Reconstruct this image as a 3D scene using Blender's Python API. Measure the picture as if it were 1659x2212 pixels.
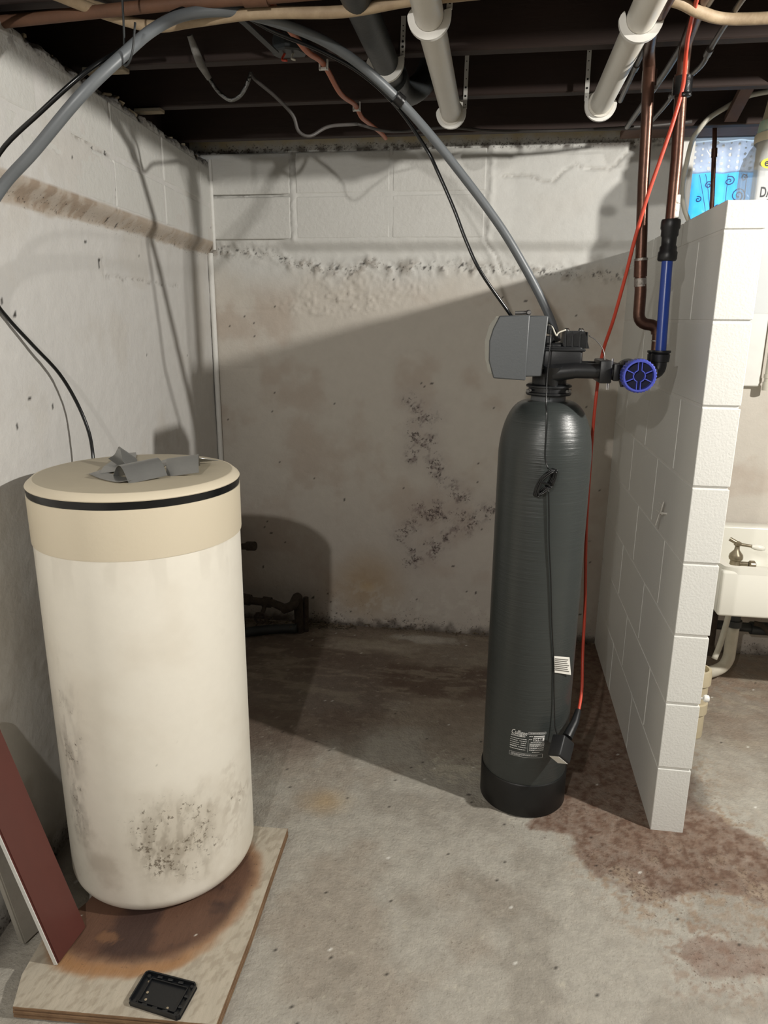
import bpy, bmesh, math, random
import numpy as np
from mathutils import Vector, Matrix, Quaternion
random.seed(7)
PI = math.pi
for o in list(bpy.data.objects): bpy.data.objects.remove(o)
COL = bpy.context.scene.collection
SC = bpy.context.scene

# ---------------------------------------------------------------- camera
CAM_H = 1.42
pitch, roll, yaw = math.radians(15.0), math.radians(0.5), math.radians(8.6)
fw = Vector((-math.sin(yaw)*math.cos(pitch), math.cos(yaw)*math.cos(pitch), -math.sin(pitch)))
rt = Vector((math.cos(yaw), math.sin(yaw), 0)); up = rt.cross(fw)
rt2 = math.cos(roll)*rt + math.sin(roll)*up; up2 = -math.sin(roll)*rt + math.cos(roll)*up
cd = bpy.data.cameras.new('camera'); cam = bpy.data.objects.new('camera', cd); COL.objects.link(cam)
M = Matrix((rt2, up2, -fw)).transposed().to_4x4(); M.translation = (0, 0, CAM_H)
cam.matrix_world = M
cd.sensor_fit = 'HORIZONTAL'; cd.sensor_width = 36; cd.lens = 36*1550/1659
cd.clip_start = 0.02; SC.camera = cam

# ---------------------------------------------------------------- world, lights, exposure
w = bpy.data.worlds.new('sky'); SC.world = w; w.use_nodes = True
bg = w.node_tree.nodes['Background']; bg.inputs[0].default_value = (0.62, 0.8, 1.0, 1); bg.inputs[1].default_value = 6.0
LAMP_RIGHT = (1.78, 1.195, 2.035)
LAMP_REAR = (-0.402, -0.5, 1.97)
def lamp(name, loc, power, col, r):
    l = bpy.data.lights.new(name, 'POINT'); l.energy = power; l.color = col; l.shadow_soft_size = r
    o = bpy.data.objects.new(name, l); COL.objects.link(o); o.location = loc; return o
lamp('bulb_light_right', LAMP_RIGHT, 225, (1.0, 0.965, 0.9), 0.03)
lamp('bulb_light_rear', LAMP_REAR, 80, (1.0, 0.965, 0.91), 0.02)
vs = SC.view_settings; SC.display_settings.display_device = 'sRGB'
vs.view_transform = 'Standard'; vs.look = 'None'; vs.exposure = 0.0; vs.gamma = 1.0; vs.use_curve_mapping = False

# ---------------------------------------------------------------- helpers
def lin(c):
    return tuple(((v/255)/12.92 if v/255 <= .04045 else ((v/255+.055)/1.055)**2.4) for v in c)
MATS = {}
def mat(name, rgb, rough=.6, metal=0., bump=0., bscale=60., var=0., vscale=12., rgb2=None, vcol=False, spec=.5, coat=0., alpha=None, trans=0., aniso=None, bdist=.004, speck=110., speckcol=(52, 40, 36)):
    if name in MATS: return MATS[name]
    m = bpy.data.materials.new(name); m.use_nodes = True; nt = m.node_tree; N = nt.nodes; L = nt.links
    b = N['Principled BSDF']; c = lin(rgb)+(1,)
    b.inputs['Base Color'].default_value = c; b.inputs['Roughness'].default_value = rough
    b.inputs['Metallic'].default_value = metal; b.inputs['Specular IOR Level'].default_value = spec
    b.inputs['Coat Weight'].default_value = coat
    if trans: b.inputs['Transmission Weight'].default_value = trans
    if alpha is not None: b.inputs['Alpha'].default_value = alpha
    tc = N.new('ShaderNodeTexCoord')
    src = None
    if vcol:
        a = N.new('ShaderNodeAttribute'); a.attribute_name = 'paint'; src = a.outputs['Color']
        n = N.new('ShaderNodeTexNoise'); n.inputs['Scale'].default_value = speck; n.inputs['Detail'].default_value = 5; n.inputs['Roughness'].default_value = .7
        L.new(tc.outputs['Object'], n.inputs['Vector'])
        m1 = N.new('ShaderNodeMath'); m1.operation = 'MULTIPLY_ADD'; m1.inputs[1].default_value = .26; L.new(a.outputs['Alpha'], m1.inputs[0]); L.new(n.outputs[0], m1.inputs[2])
        rr = N.new('ShaderNodeMapRange'); rr.inputs[1].default_value = .64; rr.inputs[2].default_value = .72; L.new(m1.outputs[0], rr.inputs[0])
        m2 = N.new('ShaderNodeMath'); m2.operation = 'MULTIPLY'; m2.inputs[1].default_value = 5; m2.use_clamp = True; L.new(a.outputs['Alpha'], m2.inputs[0])
        m3 = N.new('ShaderNodeMath'); m3.operation = 'MULTIPLY'; L.new(rr.outputs[0], m3.inputs[0]); L.new(m2.outputs[0], m3.inputs[1])
        m4 = N.new('ShaderNodeMath'); m4.operation = 'MULTIPLY'; m4.inputs[1].default_value = .8; L.new(m3.outputs[0], m4.inputs[0])
        mk = N.new('ShaderNodeMix'); mk.data_type = 'RGBA'; L.new(m4.outputs[0], mk.inputs[0]); L.new(src, mk.inputs[6]); mk.inputs[7].default_value = lin(speckcol)+(1,)
        src = mk.outputs[2]
    if var > 0:
        n = N.new('ShaderNodeTexNoise'); n.inputs['Scale'].default_value = vscale; n.inputs['Detail'].default_value = 8; n.inputs['Roughness'].default_value = .65
        mp = N.new('ShaderNodeMapping')
        if aniso: mp.inputs['Scale'].default_value = aniso
        L.new(tc.outputs['Object'], mp.inputs[0]); L.new(mp.outputs[0], n.inputs['Vector'])
        mx = N.new('ShaderNodeMix'); mx.data_type = 'RGBA'
        r = N.new('ShaderNodeMapRange'); r.inputs[1].default_value = .35; r.inputs[2].default_value = .65
        L.new(n.outputs[0], r.inputs[0]); mu = N.new('ShaderNodeMath'); mu.operation = 'MULTIPLY'; mu.inputs[1].default_value = var
        L.new(r.outputs[0], mu.inputs[0]); L.new(mu.outputs[0], mx.inputs[0])
        if src: L.new(src, mx.inputs[6])
        else: mx.inputs[6].default_value = c
        if rgb2 is None and src:
            mm = N.new('ShaderNodeMix'); mm.data_type = 'RGBA'; mm.blend_type = 'MULTIPLY'; mm.inputs[0].default_value = 1
            L.new(src, mm.inputs[6]); mm.inputs[7].default_value = (.55, .55, .55, 1); L.new(mm.outputs[2], mx.inputs[7])
        else:
            mx.inputs[7].default_value = lin(rgb2 or tuple(v*.6 for v in rgb))+(1,)
        src = mx.outputs[2]
    if src: L.new(src, b.inputs['Base Color'])
    if bump > 0:
        n = N.new('ShaderNodeTexNoise'); n.inputs['Scale'].default_value = bscale; n.inputs['Detail'].default_value = 6; n.inputs['Roughness'].default_value = .6
        mp = N.new('ShaderNodeMapping')
        if aniso: mp.inputs['Scale'].default_value = aniso
        L.new(tc.outputs['Object'], mp.inputs[0]); L.new(mp.outputs[0], n.inputs['Vector'])
        bp = N.new('ShaderNodeBump'); bp.inputs['Strength'].default_value = bump; bp.inputs['Distance'].default_value = bdist
        L.new(n.outputs[0], bp.inputs['Height']); L.new(bp.outputs[0], b.inputs['Normal'])
    MATS[name] = m; return m

def obj(name, bm, m, parent=None, smooth=None, loc=None, split=False):
    if split:
        bm.verts.index_update(); seen = set(); out = []
        for v in list(bm.verts):
            if v in seen: continue
            st = [v]; isl = set([v])
            while st:
                q = st.pop()
                for e in q.link_edges:
                    o_ = e.other_vert(q)
                    if o_ not in isl: isl.add(o_); st.append(o_)
            seen |= isl
            nb = bmesh.new(); mp = {q: nb.verts.new(q.co) for q in isl}
            for f in {f for q in isl for f in q.link_faces}: nb.faces.new([mp[q] for q in f.verts])
            out.append(obj(name, nb, m, parent, smooth, loc))
        bm.free(); return out[0]
    me = bpy.data.meshes.new(name); bmesh.ops.recalc_face_normals(bm, faces=bm.faces[:]); bm.to_mesh(me); bm.free()
    return link(name, me, m, parent, smooth, loc)
def link(name, me, m, parent=None, smooth=None, loc=None):
    o = bpy.data.objects.new(name, me); COL.objects.link(o)
    for mm in (m if isinstance(m, (list, tuple)) else [m]): me.materials.append(mm)
    if parent: o.parent = parent
    if smooth is not None:
        for p in me.polygons: p.use_smooth = True
        if smooth < 180: me.set_sharp_from_angle(angle=math.radians(smooth))
    if loc: o.location = loc
    return o
def tag(o, label=None, cat=None, group=None, kind=None):
    if label: o['label'] = label
    if cat: o['category'] = cat
    if group: o['group'] = group
    if kind: o['kind'] = kind
    return o
def thing(name, label, cat, loc=(0, 0, 0), group=None):
    o = bpy.data.objects.new(name, None); COL.objects.link(o); o.location = loc; o.empty_display_size = .05
    return tag(o, label, cat, group)
def place(root):        # children were modelled in world coordinates: shift their meshes so the root's origin is the base
    bpy.context.view_layer.update()
    d = -root.location
    for ch in root.children: ch.location = ch.location + d if ch.type == 'MESH' else ch.location

def BM(): return bmesh.new()
def box(bm, lo, hi, bev=0., seg=1, mtx=None):
    g = bmesh.ops.create_cube(bm, size=1); vs_ = g['verts']
    c = [(a+b)/2 for a, b in zip(lo, hi)]; s = [b-a for a, b in zip(lo, hi)]
    for v in vs_: v.co = Vector((c[0]+v.co.x*s[0], c[1]+v.co.y*s[1], c[2]+v.co.z*s[2]))
    if bev > 0:
        es = list({e for v in vs_ for e in v.link_edges})
        r = bmesh.ops.bevel(bm, geom=es, offset=bev, segments=seg, affect='EDGES', profile=.5)
        vs_ = list({v for f in r['faces'] for v in f.verts} | {v for v in vs_ if v.is_valid})
    if mtx: bmesh.ops.transform(bm, matrix=mtx, verts=vs_)
    return vs_
def smooth_path(pts, n=6):
    P = [Vector(p) for p in pts]
    if len(P) < 3: return P
    out = []
    Q = [P[0]*2-P[1]]+P+[P[-1]*2-P[-2]]
    for i in range(1, len(Q)-2):
        a, b, c, d = Q[i-1], Q[i], Q[i+1], Q[i+2]
        for k in range(n):
            t = k/n
            out.append(.5*((2*b)+(c-a)*t+(2*a-5*b+4*c-d)*t*t+(3*b-a-3*c+d)*t**3))
    out.append(P[-1]); return out
def tube(bm, pts, r, n=12, smooth=0, cap=True, scale=None):
    P = smooth_path(pts, smooth) if smooth else [Vector(p) for p in pts]
    rr = r if isinstance(r, (list, tuple)) else [r]*len(P)
    if len(rr) != len(P): rr = [rr[min(len(rr)-1, int(i*len(rr)/len(P)))] for i in range(len(P))]
    rings = []; T0 = None
    for i, p in enumerate(P):
        t = (P[min(i+1, len(P)-1)]-P[max(i-1, 0)]).normalized()
        if T0 is None:
            a = Vector((0, 0, 1)) if abs(t.z) < .9 else Vector((1, 0, 0)); u = t.cross(a).normalized()
        else:
            u = (T0.rotation_difference(t) @ u); u = (u-t*u.dot(t)).normalized()
        v = t.cross(u); T0 = t
        rings.append([bm.verts.new(p+rr[i]*(math.cos(2*PI*k/n)*u+math.sin(2*PI*k/n)*v)) for k in range(n)])
    for a, b in zip(rings, rings[1:]):
        for k in range(n): bm.faces.new((a[k], a[(k+1) % n], b[(k+1) % n], b[k]))
    if cap:
        bm.faces.new(rings[0][::-1]); bm.faces.new(rings[-1])
def lathe(bm, prof, n=48, c=(0, 0, 0), axis='Z'):
    rings = []
    for r, h in prof:
        ring = []
        for k in range(n):
            a = 2*PI*k/n; x, y = r*math.cos(a), r*math.sin(a)
            p = {'Z': (x, y, h), 'X': (h, x, y), 'Y': (x, h, y)}[axis]
            ring.append(bm.verts.new(Vector(c)+Vector(p)))
        rings.append(ring)
    for a, b in zip(rings, rings[1:]):
        for k in range(n): bm.faces.new((a[k], a[(k+1) % n], b[(k+1) % n], b[k]))
    bm.faces.new(rings[0][::-1]); bm.faces.new(rings[-1])
def lathe_open(bm, prof, n=48, c=(0, 0, 0)):
    rings = [[bm.verts.new(Vector(c)+Vector((r*math.cos(2*PI*k/n), r*math.sin(2*PI*k/n), h))) for k in range(n)] for r, h in prof]
    for a, b in zip(rings, rings[1:]):
        for k in range(n): bm.faces.new((a[k], a[(k+1) % n], b[(k+1) % n], b[k]))
def prism(bm, poly, axis, a, b):
    def P(u, v, h): return {'Y': (u, h, v), 'X': (h, u, v), 'Z': (u, v, h)}[axis]
    A = [bm.verts.new(P(u, v, a)) for u, v in poly]; B = [bm.verts.new(P(u, v, b)) for u, v in poly]
    bm.faces.new(A); bm.faces.new(B[::-1]); n = len(poly)
    for k in range(n): bm.faces.new((A[k], B[k], B[(k+1) % n], A[(k+1) % n]))
def band(bm, pts, width_axis, wd, th, smooth=0):
    """flat strip following pts; width along width_axis, thickness th"""
    P = smooth_path(pts, smooth) if smooth else [Vector(p) for p in pts]; W = Vector(width_axis).normalized()*wd/2
    rings = []
    for i, p in enumerate(P):
        t = (P[min(i+1, len(P)-1)]-P[max(i-1, 0)]).normalized(); nn = t.cross(W).normalized()*th/2
        rings.append([bm.verts.new(q) for q in (p+W+nn, p-W+nn, p-W-nn, p+W-nn)])
    for a, b in zip(rings, rings[1:]):
        for k in range(4): bm.faces.new((a[k], a[(k+1) % 4], b[(k+1) % 4], b[k]))
    bm.faces.new(rings[0][::-1]); bm.faces.new(rings[-1])

# numpy noise
def vnoise(x, y, seed):
    xi = np.floor(x).astype(np.int64); yi = np.floor(y).astype(np.int64); xf = x-xi; yf = y-yi
    u = xf*xf*(3-2*xf); v = yf*yf*(3-2*yf)
    def h(a, b):
        n = (a*374761393+b*668265263+seed*974634541) & 0x7fffffff
        n = ((n ^ (n >> 13))*1274126177) & 0x7fffffff
        return ((n ^ (n >> 16)) & 0xffff)/65535.
    return (h(xi, yi)*(1-u)+h(xi+1, yi)*u)*(1-v)+(h(xi, yi+1)*(1-u)+h(xi+1, yi+1)*u)*v
def fbm(x, y, f, seed, o=5, g=.55):
    s = 0; a = 1; t = 0
    for k in range(o): s = s+a*vnoise(x*f, y*f, seed+k*17); t += a; a *= g; f *= 2.03
    return s/t
def sst(a, b, x): t = np.clip((x-a)/(b-a), 0, 1); return t*t*(3-2*t)
def pdist(x, y, pl):
    d = np.full(x.shape, 1e9)
    for (x0, y0), (x1, y1) in zip(pl, pl[1:]):
        dx, dy = x1-x0, y1-y0; t = np.clip(((x-x0)*dx+(y-y0)*dy)/(dx*dx+dy*dy+1e-12), 0, 1)
        d = np.minimum(d, np.hypot(x-x0-t*dx, y-y0-t*dy))
    return d
def inpoly(x, y, pl):
    c = np.zeros(x.shape, bool); n = len(pl)
    for i in range(n):
        x0, y0 = pl[i]; x1, y1 = pl[(i+1) % n]
        k = ((y0 > y) != (y1 > y)) & (x < (x1-x0)*(y-y0)/(y1-y0+1e-12)+x0); c ^= k
    return c
def sdpoly(x, y, pl):
    d = pdist(x, y, pl+[pl[0]]); return np.where(inpoly(x, y, pl), -d, d)
def blob(x, y, cx, cy, rx, ry): return 1-np.clip(np.hypot((x-cx)/rx, (y-cy)/ry), 0, 1)
def mixc(c, rgb, m):
    m = np.clip(m, 0, 1)[..., None]; return c*(1-m)+np.array(lin(rgb))*m
def grid(name, u, v, pos, colr, m, hole=None, parent=None):
    U, V = np.meshgrid(u, v, indexing='ij'); P = pos(U, V); nu, nv = U.shape
    co = np.stack(P, -1).reshape(-1, 3); idx = np.arange(nu*nv).reshape(nu, nv)
    q = np.stack([idx[:-1, :-1], idx[1:, :-1], idx[1:, 1:], idx[:-1, 1:]], -1)
    if hole is not None:
        uc = (U[:-1, :-1]+U[1:, 1:])/2; vc = (V[:-1, :-1]+V[1:, 1:])/2; q = q[~hole(uc, vc)]
    q = q.reshape(-1, 4)
    me = bpy.data.meshes.new(name); me.vertices.add(len(co)); me.vertices.foreach_set('co', co.astype(np.float32).ravel())
    me.loops.add(q.size); me.polygons.add(len(q)); me.loops.foreach_set('vertex_index', q.ravel().astype(np.int32))
    me.polygons.foreach_set('loop_start', np.arange(0, q.size, 4, dtype=np.int32))
    me.polygons.foreach_set('use_smooth', np.ones(len(q), bool)); me.update(calc_edges=True)
    C = colr(U, V); A = np.zeros(U.shape)
    if isinstance(C, tuple): C, A = C
    C4 = np.concatenate([C, np.clip(A, 0, 1)[..., None]], -1).reshape(-1, 4)
    a = me.color_attributes.new('paint', 'FLOAT_COLOR', 'POINT'); a.data.foreach_set('color', C4.astype(np.float32).ravel())
    return link(name, me, m, parent)

# ---------------------------------------------------------------- materials
WHITE = (205, 203, 198)
m_wall = mat('painted_block_wall', WHITE, .62, vcol=True, var=.10, vscale=22, bump=.32, bscale=95, spec=.35)
m_floor = mat('old_concrete', (150, 144, 133), .72, vcol=True, var=.40, vscale=30, bump=.9, bscale=110, spec=.35, bdist=.005, speckcol=(96, 78, 66))
m_block = mat('painted_concrete_block', (216, 216, 211), .5, bump=.3, bscale=170, var=.10, vscale=14, spec=.45, rgb2=(206, 204, 198))
m_mortar = mat('painted_mortar', (222, 221, 216), .6, bump=.4, bscale=120, var=.2, vscale=40, rgb2=(196, 192, 184))
m_joist = mat('dark_joist_wood', (50, 35, 29), .8, bump=.4, bscale=40, var=.5, vscale=10, rgb2=(28, 20, 17), aniso=(.15, 1, 1))
m_deck = mat('dark_subfloor', (34, 27, 23), .85, bump=.3, bscale=30, var=.4, vscale=8)
m_brid = mat('bridging_wood', (98, 72, 58), .8, bump=.3, bscale=40, var=.4, vscale=14, rgb2=(60, 44, 36))
m_pvc = mat('white_pvc', (214, 210, 200), .35, var=.25, vscale=9, rgb2=(188, 183, 170), bump=.05, bscale=20)
m_pvch = mat('white_hanger_plastic', (218, 216, 210), .4, var=.1, vscale=30)
m_dark = mat('dark_grey_pipe', (50, 53, 54), .5, var=.4, vscale=15, rgb2=(28, 30, 31), bump=.2, bscale=50)
m_cu = mat('tarnished_copper', (98, 70, 58), .36, metal=.75, var=.6, vscale=16, rgb2=(60, 43, 37), bump=.15, bscale=60)
m_solder = mat('solder_grey', (160, 155, 148), .4, metal=.7, var=.5, vscale=80, rgb2=(95, 80, 72), bump=.6, bscale=120)
m_steel = mat('grey_galvanised_pipe', (118, 116, 114), .45, metal=.6, var=.5, vscale=18, rgb2=(70, 68, 68), bump=.15, bscale=60)
m_rustpipe = mat('brown_iron_pipe', (104, 72, 52), .7, var=.5, vscale=12, rgb2=(66, 45, 34), bump=.3, bscale=60)
m_cream = mat('cream_sheathed_cable', (170, 150, 122), .65, var=.5, vscale=22, rgb2=(120, 98, 74), bump=.3, bscale=50)
m_hose = mat('grey_drain_hose', (102, 106, 109), .42, var=.25, vscale=14, rgb2=(84, 88, 91), bump=.05, bscale=30)
m_blk = mat('black_plastic', (20, 21, 23), .42, var=.3, vscale=30, rgb2=(28, 30, 32), bump=.08, bscale=90)
m_blktube = mat('black_poly_tube', (18, 19, 20), .25)
m_tape = mat('black_tape', (20, 20, 21), .25, bump=.3, bscale=70)
m_orange = mat('orange_sheathed_cable', (186, 112, 82), .5, var=.3, vscale=25, rgb2=(150, 84, 60))
m_cord = mat('orange_extension_cord', (204, 74, 52), .42, var=.15, vscale=20)
m_blue = mat('blue_pex', (36, 66, 150), .3, var=.1, vscale=10, bump=.04, bscale=20)
m_bluek = mat('blue_valve_knob', (66, 76, 168), .42, var=.15, vscale=30)
m_navy = mat('navy_knob_recess', (20, 22, 52), .6)
m_tank = mat('grey_wound_tank', (54, 58, 57), .3, var=.3, vscale=7, rgb2=(46, 50, 49), bump=.4, bscale=70, aniso=(.06, .06, 2.6), spec=.5, bdist=.003)
m_boot = mat('black_rubber_boot', (11, 11, 11), .42, bump=.08, bscale=90)
m_ctrl = mat('grey_control_housing', (78, 81, 83), .45, bump=.1, bscale=160)
m_clear = mat('clear_cover_plastic', (190, 190, 180), .15, alpha=.45, spec=.6)
m_tan = mat('tan_lid_plastic', (214, 203, 180), .45, var=.18, vscale=5, rgb2=(204, 192, 168), bump=.1, bscale=60)
m_lid = mat('tan_lid_top', (180, 170, 148), .55, var=.3, vscale=9, rgb2=(162, 152, 132), bump=.1, bscale=60)
m_duct = mat('grey_duct_tape', (150, 150, 147), .32, metal=.55, var=.15, vscale=20, bump=.08, bscale=60)
m_print = mat('white_print', (225, 225, 222), .5)
m_printk = mat('black_print', (12, 12, 12), .5)
m_paper = mat('white_tag_paper', (224, 222, 214), .6)
m_green = mat('green_dot', (20, 110, 70), .5)
m_brass = mat('worn_brass', (158, 148, 128), .35, metal=.8, var=.5, vscale=40, rgb2=(96, 84, 66))
m_chrome = mat('screw_steel', (200, 200, 200), .2, metal=1)
m_red = mat('red_brown_board', (88, 45, 38), .45, var=.4, vscale=7, rgb2=(66, 34, 29), bump=.12, bscale=30, aniso=(1, 1, .3), coat=.15)
m_pale = mat('pale_board_paint', (168, 164, 154), .6, var=.4, vscale=14, rgb2=(140, 132, 120), bump=.2, bscale=60)
m_porc = mat('white_enamel', (224, 222, 212), .22, var=.1, vscale=6, rgb2=(210, 206, 194), coat=.3)
m_wtrim = mat('white_painted_trim', (222, 221, 216), .45, var=.1, vscale=10)
m_old = mat('corroded_iron', (70, 60, 50), .85, var=.7, vscale=40, rgb2=(36, 28, 23), bump=.8, bscale=90)
m_putty = mat('old_putty', (160, 146, 122), .8, bump=.6, bscale=80, var=.3, vscale=30)
m_ptrap = mat('white_trap_pvc', (206, 200, 184), .35, var=.2, vscale=20)
m_foil = mat('crumpled_foil', (120, 120, 118), .25, metal=1, bump=1., bscale=160)
m_cablegrey = mat('grey_cable', (72, 68, 65), .55, var=.3, vscale=20)
m_whitecable = mat('white_cable', (200, 196, 182), .45, var=.2, vscale=20)
m_sleeve = mat('cloudy_plastic_jug', (200, 204, 206), .2, alpha=.5, spec=.6)
m_yellow = mat('yellow_label', (236, 214, 20), .5)
m_creampipe = mat('cream_drain_pipe', (196, 184, 156), .5, var=.3, vscale=12, rgb2=(170, 156, 128))
m_teal = mat('patina_green', (150, 176, 158), .6, var=.5, vscale=40, rgb2=(186, 180, 150))
m_cabpaper = mat('grey_wrapping_paper', (128, 126, 122), .7, var=.4, vscale=60)
m_debris = mat('dry_debris', (120, 108, 90), .9, var=.8, vscale=60, rgb2=(46, 38, 30))
m_plug = mat('black_power_adapter', (24, 25, 27), .5, bump=.1, bscale=200)
m_tray = mat('black_tray_plastic', (22, 24, 27), .35, bump=.1, bscale=60)

# ---------------------------------------------------------------- setting: floor
FX0, FX1, FY0, FY1 = -1.75, 4.0, -4.2, 3.3
S1 = [(0.17, 1.83), (0.285, 1.816), (0.295, 1.724), (0.376, 1.652), (0.442, 1.569), (0.532, 1.622), (0.645, 1.664), (0.744, 1.626), (0.95, 1.7), (0.818, 1.847), (0.754, 1.913), (0.69, 1.99), (0.66, 2.3), (0.60, 3.13), (0.2, 3.13), (0.16, 2.4)]
S2 = [(0.504, 1.454), (0.532, 1.485), (0.596, 1.489), (0.65, 1.497), (0.78, 1.485), (0.75, 1.42), (0.564, 1.377), (0.504, 1.373)]
def floor_h(x, y):
    h = (fbm(x, y, 2.2, 3, 3)-.5)*.006+(fbm(x, y, 34, 9, 5, .65)-.5)*.0046
    cr = pdist(x+(fbm(x, y, 14, 5, 3)-.5)*.05, y+(fbm(x, y, 14, 6, 3)-.5)*.05, [(-.46, 2.62), (-.372, 2.507), (-.334, 2.374), (-.271, 2.289), (-.209, 2.181), (-.07, 2.02)])
    h -= .0025*np.exp(-(cr/.004)**2)
    return np.minimum(h, .0025)-.0025
def floor_c(x, y):
    n1 = fbm(x, y, 3.2, 21, 5); n2 = fbm(x, y, 18, 31, 5, .6); n3 = fbm(x, y, 60, 41, 4, .7)
    c = np.ones(x.shape+(3,))*np.array(lin((174, 169, 158)))
    c = mixc(c, (148, 134, 118), sst(.5, .68, n1)*.45); c = mixc(c, (132, 124, 112), sst(.52, .7, fbm(x, y, 7, 77, 4))*.4)
    # darker, browner concrete toward the back wall, with a wet patch
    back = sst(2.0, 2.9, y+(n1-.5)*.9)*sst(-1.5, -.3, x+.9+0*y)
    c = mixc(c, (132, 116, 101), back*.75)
    c = mixc(c, (94, 74, 62), sst(.02, -.06, sdpoly(x, y, [(-.40, 2.79), (-.2, 2.81), (.12, 2.82), (.12, 2.52), (-.2, 2.5), (-.38, 2.55), (-.42, 2.66)])+(n2-.5)*.07)*.75)
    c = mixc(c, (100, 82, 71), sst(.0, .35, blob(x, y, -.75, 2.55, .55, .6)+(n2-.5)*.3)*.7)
    c = mixc(c, (196, 190, 180), sst(.2, .8, blob(x, y, -.28, 3.04, .26, .07)+(n2-.5)*.8)*.9)
    c = mixc(c, (186, 176, 160), sst(.1, .7, blob(x, y, -.5, 2.93, .35, .09)+(n2-.5)*1.)*.6)
    c = mixc(c, (190, 184, 168), sst(.3, .9, blob(x, y, -.06, 2.07, .2, .11)+(n3-.5)*2.)*.9)
    c = mixc(c, (182, 150, 96), sst(.1, 1, blob(x, y, -.45, 1.84, .13, .1)+(n2-.5)*.3)*.45)
    c = mixc(c, (168, 158, 140), sst(.5, .66, fbm(x*.6, y*1.7, 16, 47, 5, .6))*sst(2.0, 2.6, y)*.45)
    # brown damp stains
    d1 = sdpoly(x, y, S1)+(n2-.5)*.10+(n3-.5)*.03
    s = sst(.012, -.012, d1)
    c = mixc(c, (118, 90, 73), s*(.78+.8*(n3-.5))); c = mixc(c, (90, 68, 56), s*sst(.5, .66, n3)*.5)
    c = mixc(c, (176, 160, 138), s*sst(.56, .66, n2)*.5*sst(1.9, 1.6, y))
    c = mixc(c, (150, 126, 102), sst(.16, -.02, d1)*(1-s)*sst(.46, .62, n3)*sst(.2, .35, x)*.8)
    d2 = sdpoly(x, y, S2)+(n2-.5)*.07; s = sst(.01, -.01, d2)
    c = mixc(c, (120, 88, 72), s*(.6+.6*(n3-.5)))
    c = mixc(c, (140, 116, 98), sst(.1, 0., d2)*(1-s)*sst(.48, .62, n3)*.7)
    c = mixc(c, (150, 130, 112), blob(x, y, .95, 2.9, .5, .5)*sst(.4, .6, n2)*.9)
    c = mixc(c, (100, 92, 84), sst(.1, .5, blob(x, y, .66, 2.12, .08, .2)+(n2-.5)*.4)*.6)
    # dark specks, white paint flecks
    sp = vnoise(x*90, y*90, 5); sp2 = vnoise(x*110, y*110, 88)
    c = mixc(c, (36, 30, 26), (sp > .975)*(n1 > .42)*.9); c = mixc(c, (236, 234, 226), (sp2 > .985)*.9)
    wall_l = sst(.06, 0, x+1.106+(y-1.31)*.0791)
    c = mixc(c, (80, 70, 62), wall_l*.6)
    A = .03+.22*sst(.02, -.03, d1)*sst(1.95, 1.75, y+.2*n2)+.28*sst(.14, 0, d1)*sst(.4, .6, n2)+.2*sst(.08, 0, d2)+.25*sst(3.0, 3.1, y)
    A = A+.10*sst(.5, .62, n1)
    return c, A
xs = np.concatenate([np.arange(FX0, -1.2, .06), np.arange(-1.2, 1.5, .007), np.arange(1.5, FX1+.05, .06)])
ys = np.concatenate([np.arange(FY0, .95, .06), np.arange(.95, 3.3, .007), [3.3]])
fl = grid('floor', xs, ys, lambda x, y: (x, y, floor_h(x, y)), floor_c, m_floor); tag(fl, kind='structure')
bm = BM(); box(bm, (FX0, FY0, -.12), (FX1, FY1, -.03)); obj('slab', bm, m_floor, fl)

# ---------------------------------------------------------------- setting: back wall and left wall
BY = 3.13
WIN = (.70, 1.42, 1.62, 2.10)
def upstep(z, n, zc=1.735, zb=1.685, dep=.038): return sst(zb, zc, z+(n-.5)*.012)*dep
def groove(d, w_, dp): return -dp*np.exp(-(d/w_)**2)
CR_B = [[(-1.154, 2.073), (-1.153, 2.014), (-1.16, 1.961), (-1.153, 1.928)], [(-1.258, 1.917), (-1.228, 1.911), (-1.156, 1.921), (-1.095, 1.917), (-1.045, 1.905), (-.984, 1.899), (-.934, 1.903), (-.89, 1.89)],
        [(-1.135, 1.928), (-1.054, 1.921), (-1.013, 1.937), (-.989, 1.944), (-.953, 1.925), (-.91, 1.921)],
        [(-.01, 1.967), (.053, 1.966), (.126, 1.956), (.181, 1.941), (.222, 1.979), (.265, 2.0), (.336, 1.985), (.389, 1.984), (.437, 2.024), (.485, 2.067)],
        [(-.063, 1.734), (-.034, 1.698), (-.013, 1.662), (.008, 1.608), (.037, 1.59)]]
RIDGE_B = [(-1.245, 1.70), (-1.103, 1.70), (-1.023, 1.688), (-.941, 1.675), (-.86, 1.647), (-.76, 1.631), (-.62, 1.618), (-.54, 1.646), (-.452, 1.632), (-.345, 1.631), (-.135, 1.636), (.0, 1.62), (.5, 1.6)]
MOLD = [(-.364, 1.081), (-.323, 1.052), (-.272, 1.033), (-.331, .95), (-.349, .825), (-.279, .911), (-.246, .808), (-.202, .726), (-.118, .666), (-.147, .601), (-.103, .538), (-.262, .617), (-.313, .593), (-.239, .575), (-.301, .528), (-.386, .479), (-.364, .436), (-.298, .373), (-.34, .337), (.02, .62), (-.06, .56)]
def back_parts(x, z):
    n1 = fbm(x, z, 5, 51, 5); n2 = fbm(x, z, 26, 61, 4, .6); n3 = fbm(x, z, 70, 66, 3, .7)
    wx = (fbm(x, z, 30, 71, 3)-.5)*.02; wz = (fbm(x, z, 30, 72, 3)-.5)*.02
    return n1, n2, n3, wx, wz
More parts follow.
